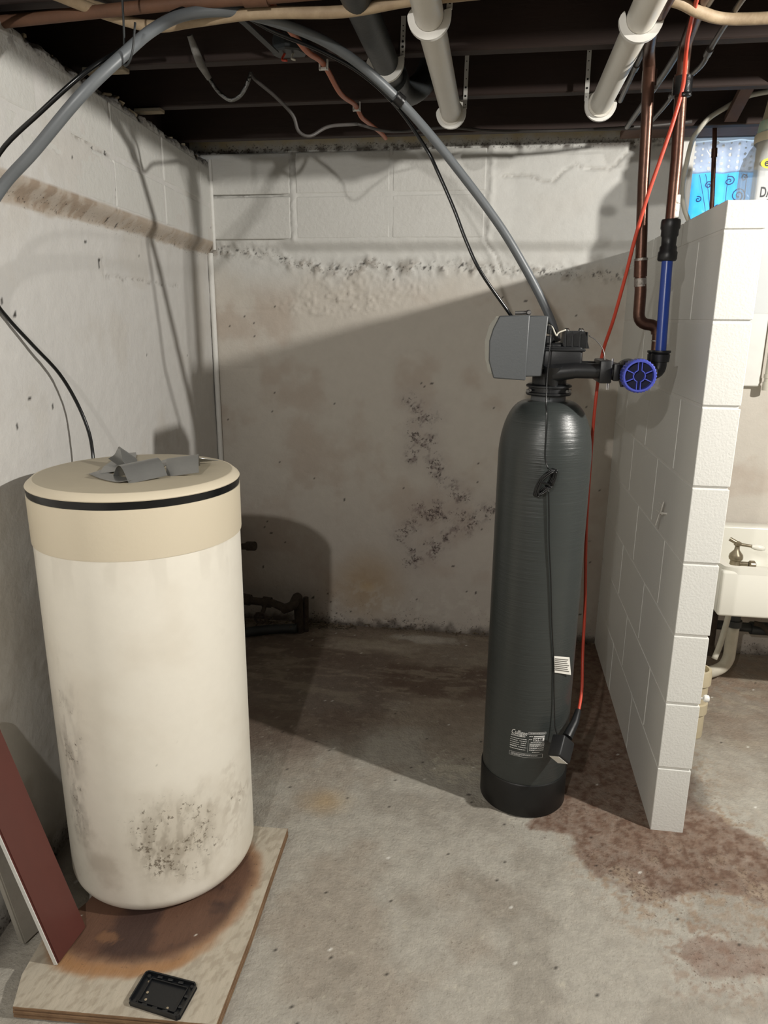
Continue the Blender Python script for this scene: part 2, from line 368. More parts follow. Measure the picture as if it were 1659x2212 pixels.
def back_h(x, z):
    n1, n2, n3, wx, wz = back_parts(x, z)
    h = upstep(z, n1)*(.55+.45*sst(-.95, -.86, x))*(1-.25*sst(-.06, .05, x))
    h = h+(fbm(x, z, 1.8, 81, 3)-.5)*.012+(n2-.5)*.0035
    for c in CR_B: h = h+groove(pdist(x+wx, z+wz, c), .0045, .009)*(x < .7)
    rd = pdist(x, z+wz, RIDGE_B)
    h = h+np.exp(-(rd/.03)**2)*np.maximum(0, n2-.42)*.05
    for cx, cz, rx, rz in ((-.72, 1.48, .34, .07), (-.55, 1.56, .4, .12)):
        h = h+sst(0, .6, blob(x, z, cx, cz, rx, rz))*np.maximum(0, n3-.45)*.02
    h = h-sst(.62, .7, n2)*sst(.3, .1, z)*.003
    for jx, jw in ((-.857, .013), (-.05, .011)): h = h+np.exp(-((x-jx+wx*.6)/jw)**2)*(.004+.016*np.maximum(0, n3-.4))*sst(1.72, 1.75, z)*sst(2.1, 2.07, z)
    h = h+groove(pdist(x+wx*.3, z+wz*.3, [(-1.25, 1.462), (-.86, 1.453)]), .003, .002)+groove(pdist(x, z, [(-1.25, 1.207), (-.97, 1.203)]), .003, .002)
    return h
def back_c(x, z):
    n1, n2, n3, wx, wz = back_parts(x, z)
    c = np.ones(x.shape+(3,))*np.array(lin((203, 202, 197)))
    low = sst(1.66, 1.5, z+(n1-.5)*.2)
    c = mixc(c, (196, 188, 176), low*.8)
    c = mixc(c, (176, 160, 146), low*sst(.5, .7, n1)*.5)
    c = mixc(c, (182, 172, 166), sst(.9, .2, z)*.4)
    c = mixc(c, (196, 178, 132), sst(2.085, 2.13, z+(n2-.5)*.05)*.85)
    c = mixc(c, (60, 52, 44), np.exp(-((z-2.075)/.016)**2)*sst(.45, .62, n2)*.9)
    c = mixc(c, (96, 90, 80), sst(.25, .9, blob(x, z, -.84, 2.03, .06, .13)+(n2-.5)*.9)*.6)
    md = pdist(x+wx*2, z+wz*2, MOLD)
    c = mixc(c, (96, 80, 78), sst(.06, .0, md)*sst(.5, .64, n3*.6+n2*.4)*.7)
    c = mixc(c, (160, 148, 144), sst(.12, .0, md)*.3)
    c = mixc(c, (168, 134, 82), sst(.0, .9, blob(x, z, -.55, .22, .24, .26)+(n1-.5)*.5)*.55)
    c = mixc(c, (190, 150, 80), sst(.55, 1., blob(x, z, -.55, .20, .1, .08)+(n2-.5)*.6)*.4)
    for cr in CR_B: c = mixc(c, (120, 112, 102), np.exp(-(pdist(x+wx, z+wz, cr)/.0035)**2)*.45*(n3 > .42))
    rd = pdist(x, z+wz, RIDGE_B)
    c = mixc(c, (130, 118, 104), np.exp(-(rd/.025)**2)*sst(.52, .62, n2)*.55); c = mixc(c, (40, 34, 30), np.exp(-(rd/.02)**2)*(n3 > .70)*.9)
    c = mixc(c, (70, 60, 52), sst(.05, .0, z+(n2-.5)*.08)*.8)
    c = mixc(c, (205, 200, 190), sst(.06, .1, z)*sst(.3, .1, z)*sst(.5, .6, n2)*sst(-.8, -.6, x)*.5)
    sp = vnoise(x*70, z*70, 15); c = mixc(c, (36, 30, 28), (sp > .972)*(n1 > .5)*(z < 1.66)*.9)
    c = mixc(c, (36, 30, 28), (vnoise(x*60, z*60, 19) > .95)*sst(.62, .3, z)*sst(.0, .2, x+.0)*(n2 > .5)*.9)
    A = .6*sst(.07, .0, md)*sst(.40, .6, n2)+.28*np.exp(-(rd/.02)**2)+.25*sst(.09, .02, z)+.15*sst(.4, .1, z)*(n1 > .5)+.5*np.exp(-((z-2.085)/.02)**2)
    return c, A
zb = np.arange(-.02, 2.145, .007)
xb = np.concatenate([np.arange(-1.40, .72, .007), np.arange(.72, FX1+.04, .02)])
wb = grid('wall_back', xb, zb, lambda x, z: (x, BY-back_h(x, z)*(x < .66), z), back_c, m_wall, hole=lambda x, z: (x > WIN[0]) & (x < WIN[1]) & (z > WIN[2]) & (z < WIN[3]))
tag(wb, kind='structure')
bm = BM()
box(bm, (-1.6, BY+.012, -.12), (WIN[0], BY+.25, 2.14)); box(bm, (WIN[1], BY+.012, -.12), (FX1, BY+.25, 2.14)); box(bm, (WIN[0], BY+.012, -.12), (WIN[1], BY+.25, WIN[2])); box(bm, (WIN[0], BY+.012, WIN[3]), (WIN[1], BY+.25, 2.14))
obj('wall_core', bm, m_mortar, wb)
# the big painted blocks of the two top courses (stack bond, joints recessed)
def wall_block(parent, lo, hi, frame=None):
    bm = BM(); n = 8; vs_ = box(bm, lo, hi, .006, 2)
    if frame: bmesh.ops.transform(bm, matrix=frame, verts=bm.verts[:])
    return obj('concrete_block', bm, m_wallblk, parent)
m_wallblk = mat('painted_wall_block', (203, 202, 197), .62, bump=.35, bscale=60, var=.22, vscale=7, rgb2=(180, 177, 170), spec=.35, bdist=.008)
for x0, x1 in ((-1.25, -.868), (-.845, -.455), (-.445, -.072)):
    for z0, z1 in ((1.742, 1.906), (1.916, 2.072)):
        dy = random.uniform(-.002, .002)
        wall_block(wb, (x0, BY-.0425+dy*.5, z0), (x1, BY+.01, z1))

LEFT_A = math.atan(.0791)
LEFT_M = Matrix.Translation((-1.106+1.31*.0791, 0, 0)) @ Matrix.Rotation(LEFT_A, 4, 'Z')   # local y runs along the wall, local +x into the room
def left_y(y): return y/math.cos(LEFT_A)
CR_L = [[(1.902, 1.884), (1.986, 1.875), (2.064, 1.868), (2.165, 1.864), (2.24, 1.846), (2.4, 1.86)], [(2.156, 1.83), (2.154, 1.779), (2.145, 1.753), (2.147, 1.734)],
        [(2.114, 1.539), (2.245, 1.539), (2.433, 1.537), (2.728, 1.536)], [(1.669, 1.818), (1.748, 1.823), (1.832, 1.82)], [(2.547, 1.909), (2.632, 1.902), (2.773, 1.911)], [(2.10, 1.59), (2.1, 1.54)]]
SPOT_L = [(2.015, 1.863), (2.094, 1.874), (1.889, 1.821), (2.906, 1.931), (2.958, 1.947), (2.0, 1.624), (2.074, 1.582), (2.073, 1.565), (2.003, 1.809), (1.553, 1.454), (1.6, 1.424), (1.556, 1.168), (1.72, 1.193), (1.619, 1.227), (1.53, 1.5), (2.15, 1.76), (2.15, 1.785), (2.12, 1.70), (2.2, 1.69)]
def left_parts(y, z):
    return fbm(y, z, 5, 151, 5), fbm(y, z, 26, 161, 4, .6), fbm(y, z, 70, 166, 3, .7), (fbm(y, z, 30, 171, 3)-.5)*.02, (fbm(y, z, 30, 172, 3)-.5)*.02
def left_h(y, z):
    n1, n2, n3, wy, wz = left_parts(y, z)
    h = upstep(z, n1, 1.73, 1.678, .036)+(fbm(y, z, 1.8, 181, 3)-.5)*.012+(n2-.5)*.003
    for c in CR_L: h = h+groove(pdist(y+wy, z+wz, c), .004, .005)
    h = h-.03*sst(2.03, 2.05, z+(n2-.5)*.05)
    return h
def left_c(y, z):
    n1, n2, n3, wy, wz = left_parts(y, z)
    c = np.ones(y.shape+(3,))*np.array(lin((205, 203, 199)))
    c = mixc(c, (190, 184, 174), sst(.5, .7, n1)*.35)
    zt = 1.733+(n1-.5)*.012; zb_ = 1.682-.012*sst(2.2, 1.7, y)+(n1-.5)*.02+(n2-.5)*.012
    c = mixc(c, (172, 158, 142), sst(zb_-.004, zb_+.004, z)*sst(zt+.003, zt-.003, z)*(.75+.2*sst(.45, .6, n2))); c = mixc(c, (140, 120, 102), sst(zb_-.004, zb_+.004, z)*sst(zt+.003, zt-.003, z)*sst(.52, .64, n2)*sst(2.4, 1.8, y)*.5)
    for cr in CR_L: c = mixc(c, (110, 102, 94), np.exp(-(pdist(y+wy, z+wz, cr)/.003)**2)*.5*(n3 > .45))
    for sx, sz in SPOT_L: c = mixc(c, (34, 28, 24), (np.hypot((y-sx)*1.2, z-sz)+(n3-.5)*.01 < .006)*.95)
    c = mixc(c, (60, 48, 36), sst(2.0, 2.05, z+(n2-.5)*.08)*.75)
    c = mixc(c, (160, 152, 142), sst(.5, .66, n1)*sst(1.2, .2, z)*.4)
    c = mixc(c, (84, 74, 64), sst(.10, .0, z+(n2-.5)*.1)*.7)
    sp = vnoise(y*70, z*70, 115); c = mixc(c, (50, 44, 40), (sp > .978)*(n1 > .5)*.8)
    A = .25*np.exp(-((z-1.69)/.03)**2)+.5*sst(.12, 0, z)+.5*sst(2.0, 2.04, z)
    return c, A
yl = np.concatenate([np.arange(FY0, 1.05, .05), np.arange(1.05, 3.16, .007)]); zl = np.arange(-.02, 2.056, .007)
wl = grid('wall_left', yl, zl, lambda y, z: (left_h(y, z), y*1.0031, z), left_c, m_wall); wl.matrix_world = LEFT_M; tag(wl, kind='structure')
bm = BM(); box(bm, (-.22, FY0, -.12), (-.015, 3.3, 2.05)); obj('wall_core', bm, m_mortar, wl)
for y0, y1 in ((1.345, 1.742), (1.752, 2.142), (2.153, 2.546), (2.556, 2.95), (2.96, 3.13)):
    for z0, z1 in ((1.736, 1.868), (1.878, 2.02)):
        wall_block(wl, (-.01, y0, z0), (.0385+random.uniform(-.0015, .0015), y1, z1))
# corner fillet of paint and mortar
bm = BM(); tube(bm, [(-1.235, 3.115, 0), (-1.235, 3.115, .8), (-1.235, 3.113, 1.69)], .012, 8); tube(bm, [(-1.205, 3.085, 1.7), (-1.205, 3.083, 2.05)], .008, 8); obj('corner_fillet', bm, m_mortar, wb, 60, split=True)
# rest of the basement room
m_far = mat('bare_block_wall', (128, 124, 118), .8, bump=.5, bscale=40, var=.4, vscale=3)
def shell(name, lo, hi, m=m_far):
    bm = BM(); box(bm, lo, hi); return tag(obj(name, bm, m), kind='structure')
shell('wall_right', (FX1, FY0, -.1), (FX1+.2, FY1+.1, 2.3)); shell('wall_front', (-1.5, FY0-.2, -.1), (FX1+.2, FY0, 2.3))

# ---------------------------------------------------------------- ceiling: deck, joists, sill, bridging
bm = BM(); box(bm, (-2.0, FY0-.2, 2.262), (FX1+.2, FY1+.2, 2.32)); ce = obj('ceiling', bm, m_deck); tag(ce, kind='structure')
rim = BM(); box(rim, (-1.7, 3.17, 2.14), (FX1, 3.36, 2.262)); obj('rim_board', rim, m_joist, ce)
sl = BM(); box(sl, (-1.5, 3.075, 2.142), (FX1, 3.17, 2.178)); obj('sill_plate', sl, m_joist, ce)
for s_ in (1,):
    bm = BM(); box(bm, (-1.62, FY0-.2, 2.06), (-1.30, 3.3, 2.262)); obj('rim_board', bm, m_joist, ce)
jy = [2.875, 2.445, 2.06, 1.655, 1.25, .845, .44, .035, -.37, -.775, -1.18, -1.585, -1.99, -2.4, -2.8, -3.2, -3.6, -4.0]
jm = BM(); box(jm, (-1.45, -.02, 2.072), (FX1, .02, 2.262), .003); jme = bpy.data.meshes.new('joist'); jm.to_mesh(jme); jm.free(); jme.materials.append(m_joist)
for y in jy:
    o = bpy.data.objects.new('joist', jme); COL.objects.link(o); o.location = (0, y, random.uniform(-.002, .003)); o.parent = ce
def bridge(x, y0, y1, flip):
    bm = BM(); z0, z1 = (2.09, 2.24) if not flip else (2.24, 2.09)
    a, b = Vector((x, y0+.02, z0)), Vector((x, y1-.02, z1)); band(bm, [a, b], (1, 0, 0), .04, .02)
    obj('bridging', bm, m_brid, ce)
for x in (.70,):
    for a, b in zip(jy[1:], jy):
        if b > 1.0: bridge(x+random.uniform(-.01, .01), a, b, False); bridge(x+.05, a, b, True)
bm = BM(); box(bm, (.42, 2.895, 2.085), (1.5, 3.075, 2.11), .003); obj('ledger_board', bm, m_brid, ce)
for k, (x0, x1) in enumerate(((-1.14, -1.02), (-1.19, -1.10))):
    bm = BM(); yy = (2.06, 2.445)[k]; box(bm, (x0, yy-.035, 2.058), (x1, yy-.0, 2.070), .002); obj('shim', bm, m_putty, ce)
# crumbling mortar lumps along the head of the left wall
bm = BM()
for k in range(40):
    y = 1.55+k*.039+random.uniform(-.03, .03); L_ = random.choice((.006, .01, .016, .035, .05))*random.uniform(.7, 1.2); hh = random.uniform(.002, .006)
    p = LEFT_M @ Vector((random.uniform(-.012, .022), left_y(y), 2.045+random.uniform(-.012, .008)))
    box(bm, (-random.uniform(.004, .014), -L_/2, -hh), (.008, L_/2, hh), .0015, 1, Matrix.Translation(p) @ Matrix.Rotation(random.uniform(-.7, .7)+LEFT_A, 4, 'Z') @ Matrix.Rotation(random.uniform(-.5, .5), 4, 'X') @ Matrix.Rotation(random.uniform(-.5, .5), 4, 'Y'))
o = obj('mortar_crumbs', bm, m_putty, wl); o.matrix_parent_inverse = LEFT_M.inverted(); tag(o, kind='stuff')

# ---------------------------------------------------------------- partition of painted concrete blocks
PX0, PX1, PY0 = .507, .597, 1.872
bm = BM(); box(bm, (PX0+.0016, PY0+.0045, -.01), (PX1-.004, BY+.01, 1.687)); wp = obj('wall_partition', bm, m_mortar); tag(wp, kind='structure')
ch = .2033
for c in range(9):
    z0 = c*ch; z1 = min(z0+ch, 1.692)
    off = [2.282, 2.085][c % 2]; cuts = [PY0]+[off+.405*k for k in range(4) if off+.405*k < BY-.05]+[BY+.02]
    for a, b in zip(cuts, cuts[1:]):
        bm = BM(); j = .0038; d = random.uniform(-.0004, .0004)
        box(bm, (PX0+d, a+(j if a > PY0 else 0), z0+(j if c else -.004)), (PX1+d, b-j, z1-(j if c < 8 else 0)), .0018, 2)
        if c == 8:
            for v in bm.verts:
                if v.co.z > 1.68: v.co.z += random.uniform(-.003, .002)
        obj('concrete_block', bm, m_block, wp)
# steel toggle wings left in the partition
m_st = mat('toggle_steel', (206, 203, 196), .45, metal=.2)
t = thing('toggle_anchor', 'small steel toggle anchor with two spread wings in the grey side of the partition', 'anchor', (PX0, 2.10, .886))
bm = BM(); tube(bm, [(.004, 0, 0), (-.02, 0, .002)], .003, 8); tube(bm, [(-.012, .0, .022), (-.016, .03, .024)], .0022, 6); tube(bm, [(-.012, 0, -.002), (-.02, .035, 0)], .0022, 6); obj('bolt', bm, m_st, t, 40)
for s, a in ((1, .35), (-1, -.6)):
    bm = BM(); box(bm, (-.002, -.005, 0), (.002, .005, .036), .0015, 1, Matrix.Translation((-.018, .0 if s > 0 else .012, -.004 if s < 0 else .002)) @ Matrix.Rotation(0 if s > 0 else PI, 4, 'X') @ Matrix.Rotation(a*.4, 4, 'Y') @ Matrix.Rotation(a*.3, 4, 'X')); obj('wing', bm, m_st, t, 40)
for dz, y in ((-.0, 1.95),):
    t = thing('wall_bolt', 'short white-knobbed bolt sticking out low on the bright side of the partition', 'bolt', (PX1, y, .389))
    bm = BM(); tube(bm, [(-.004, 0, 0), (.035, 0, -.001)], .0035, 8); obj('shank', bm, m_st, t, 40)
    bm = BM(); lathe(bm, [(.003, .030), (.009, .032), (.011, .038), (.009, .045), (.003, .047)], 12, (0, 0, 0), 'X'); obj('knob', bm, m_wtrim, t, 40)

# ---------------------------------------------------------------- window with curtain behind plastic
wn = thing('window_1', None, None, (0, 0, 0)); tag(wn, kind='structure'); X0, X1, Z0, Z1 = WIN
bm = BM()
box(bm, (X0-.055, BY-.022, Z0-.1), (X0+.004, BY+.014, Z1+.02), .003); obj('side_trim', bm, m_wtrim, wn)
bm = BM(); box(bm, (X0-.004, BY-.004, Z1-.004), (X1+.05, BY+.02, Z1+.03), .003); obj('head_trim', bm, m_joist, wn)
bm = BM(); box(bm, (X0, BY+.0, Z0-.004), (X1, BY+.24, Z0+.01)); obj('sill', bm, m_wtrim, wn)
bm = BM()
for a in ((X0, X0+.03), (X1-.03, X1), ((X0+X1)/2-.012, (X0+X1)/2+.012)): box(bm, (a[0], BY+.15, Z0), (a[1], BY+.18, Z1))
for a in ((Z0, Z0+.03), (Z1-.03, Z1)): box(bm, (X0, BY+.15, a[0]), (X1, BY+.18, a[1]))
obj('window_frame', bm, m_wtrim, wn)
gm = bpy.data.materials.new('window_glass'); gm.use_nodes = True; b = gm.node_tree.nodes['Principled BSDF']; b.inputs['Transmission Weight'].default_value = 1; b.inputs['Roughness'].default_value = .02; b.inputs['IOR'].default_value = 1.05
bm = BM(); box(bm, (X0, BY+.163, Z0), (X1, BY+.167, Z1)); obj('pane', bm, gm, wn)
def cloth_mat(name, c1, c2, mixf=.6, swirl=False):
    m = bpy.data.materials.new(name); m.use_nodes = True; nt = m.node_tree; N = nt.nodes; L = nt.links; N.clear()
    out = N.new('ShaderNodeOutputMaterial'); d = N.new('ShaderNodeBsdfDiffuse'); t = N.new('ShaderNodeBsdfTranslucent'); mx = N.new('ShaderNodeMixShader'); mx.inputs[0].default_value = mixf
    tc = N.new('ShaderNodeTexCoord'); no = N.new('ShaderNodeTexNoise'); no.inputs['Scale'].default_value = 30; no.inputs['Detail'].default_value = 4
    L.new(tc.outputs['Object'], no.inputs['Vector']); cm = N.new('ShaderNodeMix'); cm.data_type = 'RGBA'; cm.inputs[6].default_value = lin(c1)+(1,); cm.inputs[7].default_value = lin(c2)+(1,)
    L.new(no.outputs[0], cm.inputs[0]); L.new(cm.outputs[2], d.inputs[0]); L.new(cm.outputs[2], t.inputs[0]); L.new(d.outputs[0], mx.inputs[1]); L.new(t.outputs[0], mx.inputs[2]); L.new(mx.outputs[0], out.inputs[0]); return m
m_cur = cloth_mat('blue_curtain_cloth', (30, 165, 225), (90, 195, 235)); m_lace = cloth_mat('grey_lace_cloth', (150, 150, 158), (215, 215, 222))
m_swirl = cloth_mat('dark_curtain_print', (20, 90, 150), (60, 120, 170))
def cur_y(x, z): return BY+.085+.012*math.sin(x*62+z*3)+.006*math.sin(x*23+1.3)
cu = thing('curtain', 'bright blue curtain with scroll pattern and grey lace top hanging behind plastic in the window', 'curtain', (0, 0, 0))
def sheet(name, x0, x1, z0, z1, m, fy, nx=120, nz=30, parent=cu):
    bm = BM(); V = [[bm.verts.new((x0+(x1-x0)*i/nx, fy(x0+(x1-x0)*i/nx, z0+(z1-z0)*k/nz), z0+(z1-z0)*k/nz)) for k in range(nz+1)] for i in range(nx+1)]
    for i in range(nx):
        for k in range(nz): bm.faces.new((V[i][k], V[i+1][k], V[i+1][k+1], V[i][k+1]))
    return obj(name, bm, m, parent, 180)
sheet('cloth', X0+.01, X1-.01, Z0+.01, 1.99, m_cur, cur_y); sheet('lace_top', X0+.01, X1-.01, 1.985, Z1-.004, m_lace, lambda x, z: cur_y(x, z)-.003)
bm = BM()
def spiral(cx, cz, r, turns, s=1, ph=0):
    P = []
    for k in range(int(turns*16)+1):
        a = s*k/16*2*PI+ph; q = r*(1-k/(turns*16)*.85); x = cx+q*math.cos(a); z = cz+q*math.sin(a); P.append((x, cur_y(x, z)-.004, z))
    band(bm, P, (0, 1, 0), .001, .004)
for cx, cz, r, tn, s, ph in ((.905, 1.90, .030, 2, 1, -1), (.868, 1.955, .018, 1.5, -1, 2), (.92, 1.965, .014, 1.4, 1, 0), (.84, 1.86, .02, 1.6, -1, 1), (.885, 1.83, .018, 1.5, 1, 3), (.79, 1.94, .015, 1.4, 1, 0), (.76, 1.89, .012, 1.3, -1, 2), (1.02, 1.92, .03, 2, 1, 1), (1.1, 1.9, .025, 1.8, -1, 0), (1.2, 1.93, .03, 2, 1, 2), (1.05, 1.8, .03, 2, -1, 1)): spiral(cx, cz, r, tn, s, ph)
for x0, z0, x1, z1 in ((.755, 1.98, .80, 1.80), (.775, 1.98, .815, 1.82), (.862, 1.98, .864, 1.75), (.93, 1.98, .935, 1.75)):
    band(bm, [(x0+(x1-x0)*k/8, cur_y(x0+(x1-x0)*k/8, z0)-.005, z0+(z1-z0)*k/8) for k in range(9)], (0, 1, 0), .001, .0022)
tag(obj('scroll_print', bm, m_swirl, cu), kind='stuff')
bm = BM()
for i in range(26):
    for k in range(5):
        x = X0+.03+i*.026; z = 2.0+k*.021+(i % 2)*.008; q = random.uniform(.003, .007)
        lathe(bm, [(q*.2, 0), (q, .0), (q*.2, .001)], 8, (x, cur_y(x, z)-.006, z), 'Y')
tag(obj('lace_dots', bm, m_wtrim, cu), kind='stuff')
m_film = bpy.data.materials.new('wrinkled_plastic_film'); m_film.use_nodes = True
nt = m_film.node_tree; b = nt.nodes['Principled BSDF']; b.inputs['Alpha'].default_value = .08; b.inputs['Roughness'].default_value = .12; b.inputs['Base Color'].default_value = (.9, .9, .9, 1); b.inputs['Specular IOR Level'].default_value = .8
fm = sheet('plastic_sheet', X0-.02, X1, Z0, Z1+.0, m_film, lambda x, z: BY-.004+.010*float(vnoise(np.array(x*17+z*6), np.array(z*9-x*9), 4))+.003*math.sin((x+z)*60), 160, 60, None)
tag(fm, 'clear wrinkled plastic sheet stapled over the window in front of the blue curtain', 'plastic sheet')

# ---------------------------------------------------------------- overhead drain pipes and their hangers
def pipe_thing(name, label, cat, loc, group=None): return thing(name, label, cat, loc, group)
def jhook(parent, x, y, z, r, side, ztop, m=m_pvch, tipside=None, label=None):
    """open J hanger: strap from the joist, curve under the pipe, short tip on the other side; its flat shows to the front"""
    root = parent
    bm = BM(); P = []; s = side
    P.append((x+s*(r+.0125), y, ztop)); P.append((x+s*(r+.0105), y, z+.01))
    band(bm, P, (1, 0, 0), .012, .004)
    outer, inner = [], []
    pts = [(s*1.0, .25)]+[(s*math.cos(a), math.sin(a)) for a in [-k*PI/16 for k in range(17)]]+[(-s*1.04, .18), (-s*1.12, .42)]
    rings = []
    for i, (cx, cz) in enumerate(pts):
        wd = .015 if i < len(pts)-2 else (.010 if i == len(pts)-2 else .002)
        ro, ri = r+wd, r+.0005; y0, y1 = y-.006, y+.006
        rings.append([bm.verts.new((x+cx*rr, yy, z+cz*rr)) for rr, yy in ((ro, y0), (ri, y0), (ri, y1), (ro, y1))])
    for a, b in zip(rings, rings[1:]):
        for k in range(4): bm.faces.new((a[k], a[(k+1) % 4], b[(k+1) % 4], b[k]))
    bm.faces.new(rings[0][::-1]); bm.faces.new(rings[-1])
    o = obj('hook', bm, m, root, 40)
    bm = BM()
    for k in range(6):
        zz = z+.02+k*(ztop-z-.03)/6
        if k in (1, 2): lathe(bm, [(.0028, -.0032), (.0028, .0032)], 10, (x+s*(r+.012-.0005), y, zz), 'Y')
        else: lathe(bm, [(.0016, -.0032), (.0016, .0032)], 8, (x+s*(r+.012), y, zz), 'Y')
    obj('strap_hole', bm, m_printk, root, split=True)
def overhead(name, label, x, z, r, y0, y1, hooks, m, hooklabels, group_h):
    t = thing(name, label, 'pipe', (x, y1, z))
    bm = BM(); tube(bm, [(0, y0-y1, 0), (0, -.02, 0)], r, 32); obj('pipe_run', bm, m, t, 50)
    bm = BM(); tube(bm, [(0, -.055, 0), (0, -.012, 0)]+[(0, -.012+.06*math.sin(a), .06*(1-math.cos(a))) for a in [k*PI/12 for k in range(1, 7)]]+[(0, .048, .12), (0, .048, .20)], r+.006, 28); obj('elbow', bm, m, t, 50)
    for (hy, side, zt), lb in zip(hooks, hooklabels):
        h = thing('pipe_hanger', lb, 'pipe hanger', (x, hy, z), group_h); jhook(h, 0, 0, 0, r, side, zt-z)
overhead('white_drain_pipe', 'left of the two white plastic drain pipes overhead, next to the dark pipe', -.171, 2.03, .0305, .7, 2.47,
         [(1.70, 1, 2.07), (2.425, 1, 2.20)], m_pvc, ['white J-shaped hanger at the near end of the left white drain pipe', 'white long-strapped J-shaped hanger at the far end of the left white drain pipe'], 'white pipe hangers under the joists')
overhead('white_drain_pipe', 'right of the two white plastic drain pipes overhead, beside the copper pipes', .265, 2.03, .0305, .7, 2.43,
         [(1.77, 1, 2.07), (2.39, -1, 2.20)], m_pvc, ['white J-shaped hanger at the near end of the right white drain pipe', 'white long-strapped J-shaped hanger at the far end of the right white drain pipe'], 'white pipe hangers under the joists')
t = thing('dark_drain_pipe', 'dark grey iron drain pipe overhead with a fitting, above the grey hose', 'pipe', (-.315, 2.1, 2.055))
bm = BM(); tube(bm, [(0, -1.4, 0), (0, .06, 0)], .033, 28); obj('pipe_run', bm, m_dark, t, 50)
bm = BM(); tube(bm, [(0, .05, 0), (0, .11, 0)], .042, 28); tube(bm, [(0, .11, 0), (.01, .2, 0), (.04, .28, .03), (.07, .34, .09), (.08, .36, .2)], .036, 24, 4); obj('fitting', bm, m_dark, t, 50)
h = thing('pipe_hanger', 'white J-shaped hanger holding up the dark grey drain pipe', 'pipe hanger', (-.315, 2.04, 2.055), 'white pipe hangers under the joists'); jhook(h, 0, 0, 0, .033, 1, .1)

# brown iron gas pipe and cream cable along the top of the picture
t = thing('brown_iron_pipe', 'brown iron pipe running across under the joists at the very top', 'pipe', (-.45, 1.612, 2.045))
bm = BM(); tube(bm, [(-.95, .04, -.014), (-.75, .03, -.008), (-.24, 0, 0), (0, 0, .003), (.3, 0, .01), (1.9, .0, .03)], .0125, 14); obj('pipe_run', bm, m_rustpipe, t, 50)
bm = BM(); tube(bm, [(-.09, 0, .003), (-.04, 0, .003)], .017, 14); tube(bm, [(-.065, 0, .003), (-.065, 0, .05)], .012, 12); obj('coupling', bm, m_rustpipe, t, 50)
bm = BM(); box(bm, (-.035, -.012, -.006), (-.005, .012, .03), .003); obj('pipe_clip', bm, m_rustpipe, t)
cb = BM(); tube(cb, [(-1.0, 1.4, 2.05), (-.93, 1.55, 2.055), (-.86, 1.64, 2.045), (-.76, 1.655, 2.022), (-.668, 1.655, 2.027), (-.519, 1.645, 2.032), (-.347, 1.655, 2.03), (-.213, 1.66, 2.045), (-.1, 1.66, 2.05), (.06, 1.66, 2.055), (.2, 1.68, 2.05), (.313, 1.70, 2.035), (.37, 1.745, 2.03), (.432, 1.79, 2.03), (.525, 1.80, 2.03), (.7, 1.80, 2.035), (1.0, 1.8, 2.04)], .0115, 12, 5)
tag(obj('sheathed_cable', cb, m_cream, None, 180), 'thick cream sheathed cable sagging across the top under the joists', 'cable')
cb = BM(); tube(cb, [(-1.06, 1.5, 2.02), (-.98, 1.53, 2.05), (-.9, 1.6, 2.06), (-.84, 1.7, 2.068)], .005, 8, 4)
tag(obj('sheathed_cable', cb, m_cream, None, 180), 'thin cream cable crossing behind the brown pipe at top left', 'cable')

# ---------------------------------------------------------------- grey drain hose, black tube
hb = BM()
H1 = [(-1.07, 1.30, 1.22), (-1.075, 1.34, 1.40), (-1.05, 1.385, 1.56), (-.984, 1.4, 1.661), (-.901, 1.4, 1.73), (-.80, 1.41, 1.825), (-.735, 1.46, 1.905), (-.705, 1.54, 1.975), (-.66, 1.60, 2.02), (-.58, 1.64, 2.036), (-.495, 1.69, 2.03), (-.42, 1.79, 2.026), (-.350, 1.88, 2.001), (-.271, 1.97, 1.949), (-.19, 2.005, 1.872), (-.108, 2.03, 1.782), (-.04, 2.045, 1.703), (.0197, 2.06, 1.626), (.096, 2.085, 1.51), (.145, 2.09, 1.42), (.165, 2.09, 1.365)]
hs = thing('drain_hose', 'long grey hose looping from the left edge under the joists to the tall tank', 'hose')
tube(hb, [Vector(p) for p in H1], .0112, 18, 8); obj('hose', hb, m_hose, hs, 180)
bm = BM(); tube(bm, [(-.278, 1.963, 1.954), (-.262, 1.974, 1.942)], .0165, 14); obj('black_tape_band', bm, m_tape, hs, 50)
bt = BM()
B1 = [(.0356, 2.05, 1.432), (-.0496, 2.02, 1.542), (-.092, 2.02, 1.62), (-.1285, 2.02, 1.703), (-.172, 2.02, 1.79), (-.205, 2.02, 1.848), (-.278, 1.98, 1.938), (-.352, 1.895, 1.988), (-.43, 1.82, 2.014), (-.505, 1.71, 2.018), (-.585, 1.655, 2.045), (-.66, 1.615, 2.038), (-.705, 1.56, 1.995), (-.74, 1.48, 1.925), (-.79, 1.42, 1.868), (-.878, 1.40, 1.798), (-.975, 1.40, 1.728), (-1.03, 1.41, 1.65), (-1.07, 1.45, 1.54), (-1.10, 1.50, 1.46), (-1.112, 1.556, 1.415), (-1.107, 1.63, 1.352), (-1.105, 1.72, 1.28), (-1.095, 1.77, 1.20), (-1.075, 1.78, 1.12), (-1.067, 1.775, 1.05), (-1.05, 1.74, .98)]
tube(bt, B1, .0046, 10, 6); tag(obj('brine_tube', bt, m_blktube, None, 180), 'thin black tube following the grey hose and dropping behind the cream barrel', 'tube')
bm = BM()
tube(bm, [(-.745, 1.50, 2.09), (-.744, 1.49, 1.95), (-.742, 1.475, 1.905), (-.732, 1.46, 1.888), (-.718, 1.45, 1.89), (-.706, 1.445, 1.91), (-.70, 1.45, 1.955)], .0022, 8, 4)
tag(obj('wire_hook', bm, m_dark, None, 180), 'thin dark wire hook looped under the grey hose near the ceiling', 'hook')

